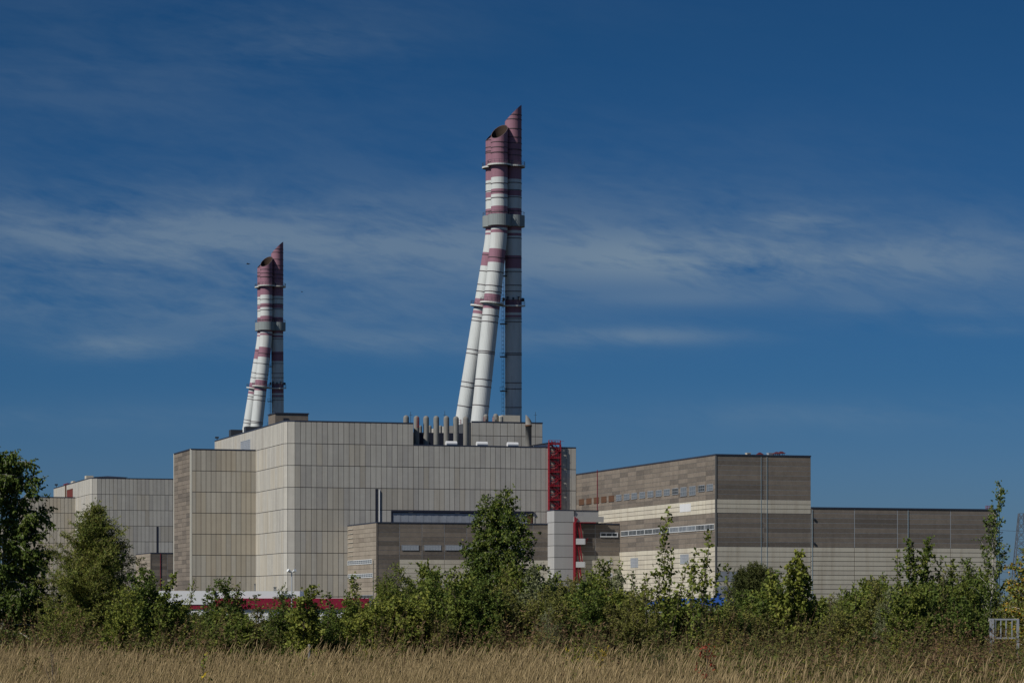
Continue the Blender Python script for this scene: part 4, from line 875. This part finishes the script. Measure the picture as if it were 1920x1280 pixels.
# right edge tree with orange leaves
d = 53; t = tree_at('birch_tree', 'birch with yellow and orange leaves cut off by the right edge', 'tree', 1930, d); p = Plant(27); H = Hh(1045, d)
p.grow((0, 0, 0), (.02, 0), H, .03, 60, egg(.5, .4, .66), (60, 25), .14, twigs=14, tw=.16, lpt=9, spread=.6, droop=.5, bdroop=.6, tdroop=.3, bare=.2)
p.finish(t, .055, .04, 'leaf_mid', 'bark_white', ('leaf_orange', .4))
# overhanging twig at right edge
d = 50; t = tree_at('birch_sapling', 'slender birch reaching in from beyond the right edge', 'tree', 1972, d); p = Plant(28); H = Hh(855, d)
p.grow((0, 0, 0), (.0, 0), H, .03, 34, cone(H, .55, .2, .7), (50, 30), .4, twigs=11, tw=.12, lpt=6, spread=.7, droop=.4, bdroop=.3, tdroop=.2)
p.finish(t, .055, .04, 'leaf_dark', 'bark_white')

# thin saplings sticking out of the thicket, look-alikes
sp = []
for i in range(4):
    t = thing('thin_sapling', 'thin upright sapling rising out of the thicket', 'sapling', (0, 0, 0), 0, 'thin saplings of the thicket'); p = Plant(60+i)
    p.grow((0, 0, 0), (.05*(i-1.5), 0), 2.4, .010, 46, cone(2.4, .30, .2, .8), (78, 50), .15, twigs=10, tw=.09, lpt=4, spread=.75, droop=.25, bdroop=-.1, tdroop=0, bare=.08, minl=.05, gap=.1)
    p.finish(t, .058, .04 if i % 2 else .026, ('leaf_mid', 'leaf_dark', 'leaf_olive', 'leaf_mid')[i], 'bark', ('leaf_yellow', .2)); sp.append([t, False])
for i, (px, yt) in enumerate([(345, 1095), (397, 1106), (440, 1098), (503, 1122), (548, 1114), (612, 1118), (668, 1105), (702, 1112), (782, 1098), (836, 1080), (1046, 1098), (1106, 1076), (1152, 1060), (1182, 1080), (1212, 1088), (1286, 1060), (1382, 1096), (1456, 1078), (1552, 1116), (1590, 1112), (1616, 1096), (1660, 1082), (1764, 1072), (1802, 1058)]):
    d = 52.5+rnd.random()*4; pr = sp[i % 4]; o = pr[0] if not pr[1] else copy_tree(pr[0]); pr[1] = True
    k_ = Hh(yt, d)/2.4; o.location = (at(px, d), d, 0); o.rotation_euler = (0, 0, rnd.uniform(0, 6.28)); o.scale = (rnd.uniform(.9, 1.4), rnd.uniform(.9, 1.4), k_)

# named shrubs of the thicket: px, depth, top row, radius, stems, leaf, size, ratio, label
SH = [
 (268, 55, 1086, .62, 4, 'leaf_dark', .055, .65, 'dark green shrub between the feathery willow and the low white building'),
 (235, 53, 1120, .50, 4, 'leaf_yellow', .06, .45, 'yellow green leafy shrub at the foot of the feathery willow'),
 (318, 54, 1098, .34, 3, 'leaf_mid', .055, .7, 'slim sprigged shrub before the left end of the low white building'),
 (110, 60, 1118, .55, 4, 'leaf_mid', .05, .5, 'bright green shrub between the tall birch and the willow'),
 (425, 54, 1107, .50, 4, 'leaf_dark', .055, .55, 'dark round shrub before the left part of the red fascia'),
 (532, 53, 1124, .46, 4, 'leaf_dark', .05, .45, 'dusky green shrub below the lamp post'),
 (576, 52, 1111, .34, 4, 'leaf_yellow', .06, .75, 'bright yellow green shrub before the right part of the red fascia'),
 (656, 53, 1092, .28, 3, 'leaf_mid', .05, .6, 'thin topped shrub at the right end of the red fascia'),
 (745, 54, 1081, .50, 5, 'leaf_mid', .055, .3, 'pointed willow shrub before the corner of the brown control block'),
 (820, 55, 1092, .46, 5, 'leaf_dark', .055, .6, 'dark shrub left of the dense central birch'),
 (858, 53, 1076, .28, 3, 'leaf_mid', .055, .75, 'upright shrub with a thin tip touching the central birch'),
 (905, 53, 1112, .60, 5, 'leaf_dark', .055, .6, 'broad dark shrub at the foot of the central birch'),
 (1000, 54, 1088, .50, 5, 'leaf_grey', .055, .6, 'pale grey green shrub right of the central birch'),
 (1128, 55, 1068, .55, 5, 'leaf_mid', .055, .6, 'tall loose shrub before the foot of the red fire escape'),
 (1095, 54, 1105, .45, 4, 'leaf_dark', .055, .65, 'dark shrub below the red fire escape'),
 (1165, 54, 1095, .42, 4, 'leaf_grey', .05, .55, 'greyish shrub right of the red fire escape'),
 (1265, 53, 1142, .60, 5, 'leaf_mid', .06, .75, 'leafy shrub hiding the left half of the blue roof'),
 (1440, 55, 1126, .45, 4, 'leaf_mid', .06, .75, 'leafy shrub between the dark evergreen and the yellow green poplar'),
 (1575, 55, 1135, .40, 4, 'leaf_mid', .05, .25, 'narrow leaved shrub just right of the small white kiosk'),
 (1640, 54, 1106, .42, 4, 'leaf_olive', .05, .5, 'reddish olive shrub left of the many stemmed poplar'),
 (1670, 53, 1122, .36, 4, 'leaf_grey', .05, .4, 'grey leaved shrub above the short pale post'),
 (1790, 56, 1080, .50, 5, 'leaf_mid', .05, .6, 'sprawling green shrub left of the birch sapling'),
 (1822, 57, 1062, .42, 4, 'leaf_dark', .05, .6, 'dark upright shrub behind the birch sapling'),
 (1030, 52.2, 1150, .20, 5, 'leaf_grey', .06, .16, 'small silvery willow bush in front of the thicket right of centre'),
]
for i, (px, d, yt, R0, ns, leaf, ln, ra, lab) in enumerate(SH):
    t = tree_at('shrub', lab, 'shrub', px, d); p = Plant(100+i); H = Hh(yt, d)*1.02
    for k_ in range(ns):
        a = 2*math.pi*k_/ns+i; f = 1.0 if k_ == 0 else p.rg.uniform(.68, .92); lr = 0 if k_ == 0 else R0*.5/H
        p.grow((0.05*math.cos(a), .05*math.sin(a), 0), (lr*math.cos(a), lr*math.sin(a)), H*f, .014, 30, egg(R0*.66, .38, .70), (64, 30), .10, twigs=17, tw=.13, lpt=9, spread=.75, droop=.2, bdroop=.1, tdroop=.05, bare=.15, minl=.05)
    p.finish(t, ln, ln*ra, leaf, 'bark', ('leaf_yellow', .12) if leaf in ('leaf_mid', 'leaf_dark') and i % 2 else None)
# dark evergreen behind
d = 95; t = tree_at('juniper_tree', 'dark bushy evergreen before the right half of the tall brown hall', 'tree', 1410, d); p = Plant(140); H = Hh(1086, d)
for k_ in range(5):
    a = k_*1.3; p.grow((.1*math.cos(a), .1*math.sin(a), 0), (.07*math.cos(a), .07*math.sin(a)), H*(1-.07*k_), .03, 60, egg(.62, .4, .66), (80, 56), .12, twigs=18, tw=.17, lpt=16, spread=.35, droop=-.3, bdroop=-.3, tdroop=-.3)
p.finish(t, .07, .02, 'leaf_pine', 'bark')

# the thicket: low shrubs of five look-alike kinds, each plant a thing of its own
KINDS = [('leaf_dark', .052, .6, 'low dark leafed shrub in the thicket behind the grass', 'low dark shrubs of the thicket'),
         ('leaf_mid', .055, .7, 'low mid green shrub in the thicket behind the grass', 'low green shrubs of the thicket'),
         ('leaf_olive', .055, .3, 'low olive narrow leafed shrub in the thicket', 'low olive shrubs of the thicket'),
         ('leaf_yellow', .055, .65, 'low yellow green shrub in the thicket', 'low yellow green shrubs of the thicket'),
         ('leaf_grey', .05, .35, 'low grey green shrub in the thicket', 'low grey shrubs of the thicket')]
protos = []
for i, (leaf, ln, ra, lab, grp) in enumerate(KINDS):
    for v_ in range(2):
        t = thing('thicket_shrub', lab, 'shrub', (0, 0, 0), 0, grp); p = Plant(200+i*2+v_)
        for k_ in range(5):
            up = v_ == 1; a = 2*math.pi*k_/5+i+v_; f = p.rg.uniform(.72, 1.0); lr = .32 if k_ else 0
            p.grow((0.06*math.cos(a), .06*math.sin(a), 0), (lr*math.cos(a)/1.6, lr*math.sin(a)/1.6), 1.7*f*(1.12 if up and k_ < 2 else 1), .012, 24, egg(.30 if up else .42, .42, .68), (78, 52) if up else (62, 30), .08, twigs=16, tw=.13, lpt=9, spread=.8, droop=.15, bdroop=.1, tdroop=.05, bare=.15, minl=.05)
        p.finish(t, ln, ln*ra, leaf, 'bark'); protos.append([t, False])
PROF = [(-100, 1140), (0, 1150), (90, 1135), (250, 1135), (330, 1174), (440, 1180), (478, 1194), (510, 1186), (620, 1180), (680, 1166), (740, 1132), (800, 1115), (900, 1115), (1000, 1118), (1060, 1125), (1130, 1125), (1190, 1145), (1215, 1168), (1300, 1172), (1375, 1164), (1400, 1140), (1480, 1135), (1525, 1168), (1555, 1170), (1600, 1150), (1660, 1130), (1750, 1120), (1850, 1120), (1880, 1165), (1905, 1165), (1950, 1110), (2050, 1110)]
def prof(px): return float(np.interp(px, [a for a, b in PROF], [b for a, b in PROF]))
WT = [(.38, .28, .20, .11, .03), (.26, .36, .20, .14, .04)]
for row, (d0, step) in enumerate(((53.5, 46), (57, 50), (62, 54), (69, 60))):
    px = -110.0+row*17
    while px < 2040:
        d = d0+rnd.uniform(-1.4, 1.4); kx = rnd.choices(range(5), WT[0 if px < 1000 else 1])[0]; pr = protos[kx*2+rnd.randrange(2)]
        yt = prof(px)+rnd.uniform(-16, 44)+(14 if row == 0 else 0); h = Hh(yt, d)/1.62
        if pr[1]: o = copy_tree(pr[0])
        else: o = pr[0]; pr[1] = True
        if px < 300 and row < 2: o.location = (at(px, d), d+14, 0); o.rotation_euler = (0, 0, rnd.uniform(0, 6.28)); o.scale = (1, 1, Hh(prof(px)+30, d+14)/1.62)
        elif row > 1 or not (1825 < px < 1925):
            o.location = (at(px, d), d, 0); o.rotation_euler = (0, 0, rnd.uniform(0, 6.28)); k_ = rnd.uniform(.85, 1.2); o.scale = (k_, k_, h)
        else: o.location = (at(px, d), d, 0); o.scale = (.8, .8, .5)
        px += step*rnd.uniform(.75, 1.25)

# single plants standing in the grass
def small(name, label, cat, px, d, ytop, R0, leaf, ln, ra, seed, nb=22, lp=4, bark='bark', two=None, el=(60, 30)):
    t = tree_at(name, label, cat, px, d); p = Plant(seed); H = Hh(ytop, d)
    p.grow((0, 0, 0), (.02, 0), H, .008, nb, egg(R0, .5, .55), el, .3, twigs=10, tw=.08, lpt=lp, spread=.7, droop=.1, bdroop=0, tdroop=0)
    p.finish(t, ln, ln*ra, leaf, bark, two)
small('sapling', 'small yellow leafed sapling in the dry grass at the lower left', 'sapling', 378, 30, 1240, .15, 'leaf_yellow', .05, .6, 301, 12, 3, two=('leaf_gold', .3))
small('sapling', 'red leafed sapling in the grass at the lower right', 'sapling', 1322, 34, 1218, .15, 'leaf_red', .05, .5, 302, 22, 3)
small('goldenrod', 'bushy yellow green goldenrod clump in the grass right of centre', 'plant', 1080, 40, 1228, .28, 'leaf_yellow', .05, .3, 303, 40, 6, two=('leaf_gold', .25))
small('goldenrod', 'golden yellow goldenrod clump beside the silvery bush', 'plant', 1128, 42, 1222, .16, 'leaf_gold', .045, .3, 304, 26, 5, two=('leaf_orange', .3))
small('pine_sapling', 'tiny dark pine sapling in the grass left of the red leafed sapling', 'sapling', 1231, 36, 1236, .14, 'leaf_pine', .06, .1, 305, 26, 12, el=(70, 40))
small('dry_weed', 'dead brown branching weed in the grass at the far left', 'weed', 96, 33, 1232, .16, 'weed_brown', .03, .5, 306, 12, 2, el=(70, 55))

# ------------------------------------------------------------------ tall weeds between grass and thicket (uncountable)
rg = np.random.default_rng(5)
def strips(P, H, lean, wd, kseg=3, curl=.25, side=None):
    """bent blades: rows of quads from root P, height H, horizontal lean vectors"""
    n = len(P); a = rg.uniform(0, math.pi, n) if side is None else side; S = np.stack([np.cos(a), np.sin(a), np.zeros(n)], 1)
    out = []; prev = None
    for k in range(kseg+1):
        f = k/kseg; c = P+np.stack([lean[:, 0]*f**2, lean[:, 1]*f**2, H*(f-curl*.5*f**3)], 1); w = (wd*(1-.75*f))[:, None]
        L, R2 = c-S*w*.5, c+S*w*.5
        if prev is not None: out.append(np.stack([prev[0], prev[1], R2, L], 1))
        prev = (L, R2)
    tip = prev
    return np.concatenate([o.reshape(-1, 4, 3) for o in out]), (tip[0]+tip[1])*.5
def scatter(n, d0, d1, margin=2.6):
    dd = np.sqrt(rg.uniform(d0**2, d1**2, n)); x = rg.uniform(-1, 1, n)*(dd*.19+margin); return np.stack([x, dd, np.zeros(n)], 1)
def field(x, y, s_, ph=0): return .5+.25*(np.sin(x*s_+ph+1.3*np.sin(y*s_*.7+ph))+np.sin(y*s_*1.3-x*s_*.5+2*ph))
QV = []; QM = []; QT = []
def put(q, mi, t): QV.append(q.reshape(-1, 4, 3)); QM.append(np.full(len(q), mi)); QT.append(t)
n = 52000; P = scatter(n, 27, 55); ppx = 960+F*P[:, 0]/P[:, 1]
near = np.interp(ppx, [-200, 600, 900, 1100, 1300, 1450, 1700, 2100], [49, 48.5, 47, 42, 36.5, 31.5, 29.5, 30])+4.5*(field(P[:, 0], P[:, 1]*.5, 1.3, .4)-.5)+2.5*(field(P[:, 0], P[:, 1], 3.3, 1.4)-.5)
sel = (P[:, 1] > near)&(rg.random(len(P)) < np.clip((P[:, 1]-near)/3, .15, 1)); clump = field(P[:, 0], P[:, 1]*.7, 5.3, .9)*.6+field(P[:, 0], P[:, 1], 9.1, 2.2)*.4; sel &= rg.random(len(P)) < np.clip((clump-.30)*3.0, .06, 1); patch = field(P[:, 0], P[:, 1]*.35, 1.15, 4.0)*.55+field(P[:, 0], P[:, 1]*.5, 3.7, 2.6)*.45; sel |= (P[:, 1] < near)&(rg.random(len(P)) < np.clip((patch-.60)*1.1, .012, .35)); P = P[sel]; near = near[sel]; clump = clump[sel]; n = len(P)
hv = rg.uniform(.8, 1.5, n)*(.75+.5*clump)*(.66+.7*field(P[:, 0], P[:, 1]*.6, 1.9))*np.clip(.60+.42*(P[:, 1]-36)/14, .58, 1.0)
lean = np.stack([rg.normal(.08, .12, n), rg.normal(0, .12, n)], 1)*hv[:, None]
q, tip = strips(P, hv, lean, np.full(n, .008)); put(q, 0, rg.random(len(q)))
kk = 14; idx = np.repeat(np.arange(n), kk); f = rg.uniform(.35, 1.0, n*kk)
LPp = P[idx]+np.stack([lean[idx, 0]*f**2, lean[idx, 1]*f**2, hv[idx]*(f-.125*f**3)], 1); Dd = rg.normal(size=(n*kk, 3)); Dd[:, 2] = np.abs(Dd[:, 2])*.6+.1
ql = leaf_quads(rg, LPp, Dd, .062, .021).reshape(-1, 4, 3)
fl = field(P[:, 0], P[:, 1], .8, 2.0)
sp_ = field(P[:, 0], P[:, 1]*.5, 2.1, 1.1)+rg.normal(0, .12, n)
kind = np.where(rg.random(n) < np.clip((fl-.45)*2.0, .06, .7)*np.where(P[:, 0] > 3, .85, 1), 1, np.where(sp_ < .42, 2, np.where(sp_ < .72, 3, 4)))[idx]
QV.append(ql); QM.append(kind); QT.append(rg.random(len(ql)))
V4 = np.concatenate(QV); o = np_mesh('weeds', V4.reshape(-1, 3), len(V4), [M['weed_brown'], M['weed_brown'], M['weed_olive'], M['weed_green'], M['weed_yellow']], None, np.concatenate(QT), np.concatenate(QM))
tag(o, 'tall green and russet weeds between the dry grass and the shrubs', 'weeds', None, 'stuff')

# ------------------------------------------------------------------ dry grass field (uncountable)
QV = []; QM = []; QT = []
n = 80000; P = scatter(n, 22, 51.5)
fd = field(P[:, 0], P[:, 1], .55, .7); fg = field(P[:, 0], P[:, 1], .38, 3.1)
right = np.clip((P[:, 0]/P[:, 1]-.03)/.1, 0, 1)                        # greener towards the right
ppx = 960+F*P[:, 0]/P[:, 1]
near = np.interp(ppx, [-200, 600, 900, 1100, 1300, 1450, 1700, 2100], [50.5, 50, 48.5, 43.5, 38, 33, 31, 31.5])+4.5*(field(P[:, 0], P[:, 1]*.5, 1.3, .4)-.5)+2.5*(field(P[:, 0], P[:, 1], 3.3, 1.4)-.5)
keep = rg.random(n) < (.45+.55*fd)*np.where(P[:, 1] > near, .26, 1.0); P = P[keep]; fd = fd[keep]; fg = fg[keep]; right = right[keep]; n = len(P)
hv = rg.normal(.84, .14, n)*(.80+.34*fd); hv = np.clip(hv, .45, 1.25)
lean = np.stack([rg.normal(.05, .11, n), rg.normal(0, .09, n)], 1)
q, tip = strips(P, hv, lean, np.full(n, .0055), 3, .15); put(q, 0, np.tile(rg.random(n), 3))
hd = unit(np.stack([lean[:, 0]*1.2+rg.normal(.12, .14, n), lean[:, 1]*2, np.full(n, .95)], 1)); hl = rg.uniform(.10, .20, n)[:, None]; hw = rg.uniform(.009, .018, n)[:, None]
base = tip-hd*.02
heads = rg.random(n) < .75-.4*right
for s_ in (0, 1):
    S = unit(np.cross(hd, np.array((0.3, 1, 0)) if s_ == 0 else np.array((1, .2, 0.1))))
    droop = np.stack([hl[:, 0]*.07, np.zeros(n), -hl[:, 0]*.04], 1)
    put(np.stack([base, base+hd*hl*.4+S*hw*.5, base+hd*hl+droop, base+hd*hl*.4-S*hw*.5], 1)[heads], 1, rg.random(n)[heads])
nb = int(n*1.9); idx = rg.integers(0, n, nb); Pb = P[idx]+np.concatenate([rg.normal(size=(nb, 2))*.05, np.zeros((nb, 1))], 1)
hb = rg.uniform(.35, .85, nb); lb = rg.normal(size=(nb, 2))*.13+np.array((.03, 0))
q, _ = strips(Pb, hb, lb, np.full(nb, .008), 3, .5)
green = (rg.random(nb) < np.clip(.34+.6*(fg[idx]-.5)+.45*right[idx], .1, .95))
put(q, 0, np.tile(rg.random(nb), 3)); QM[-1] = np.tile(np.where(green, 2, 0), 3)
V4 = np.concatenate(QV); o = np_mesh('dry_grass', V4.reshape(-1, 3), len(V4), [M['straw'], M['seed_head'], M['grass_green']], None, np.concatenate(QT), np.concatenate(QM))
tag(o, 'tall tan dry grass with seed heads across the foreground', 'grass', None, 'stuff')
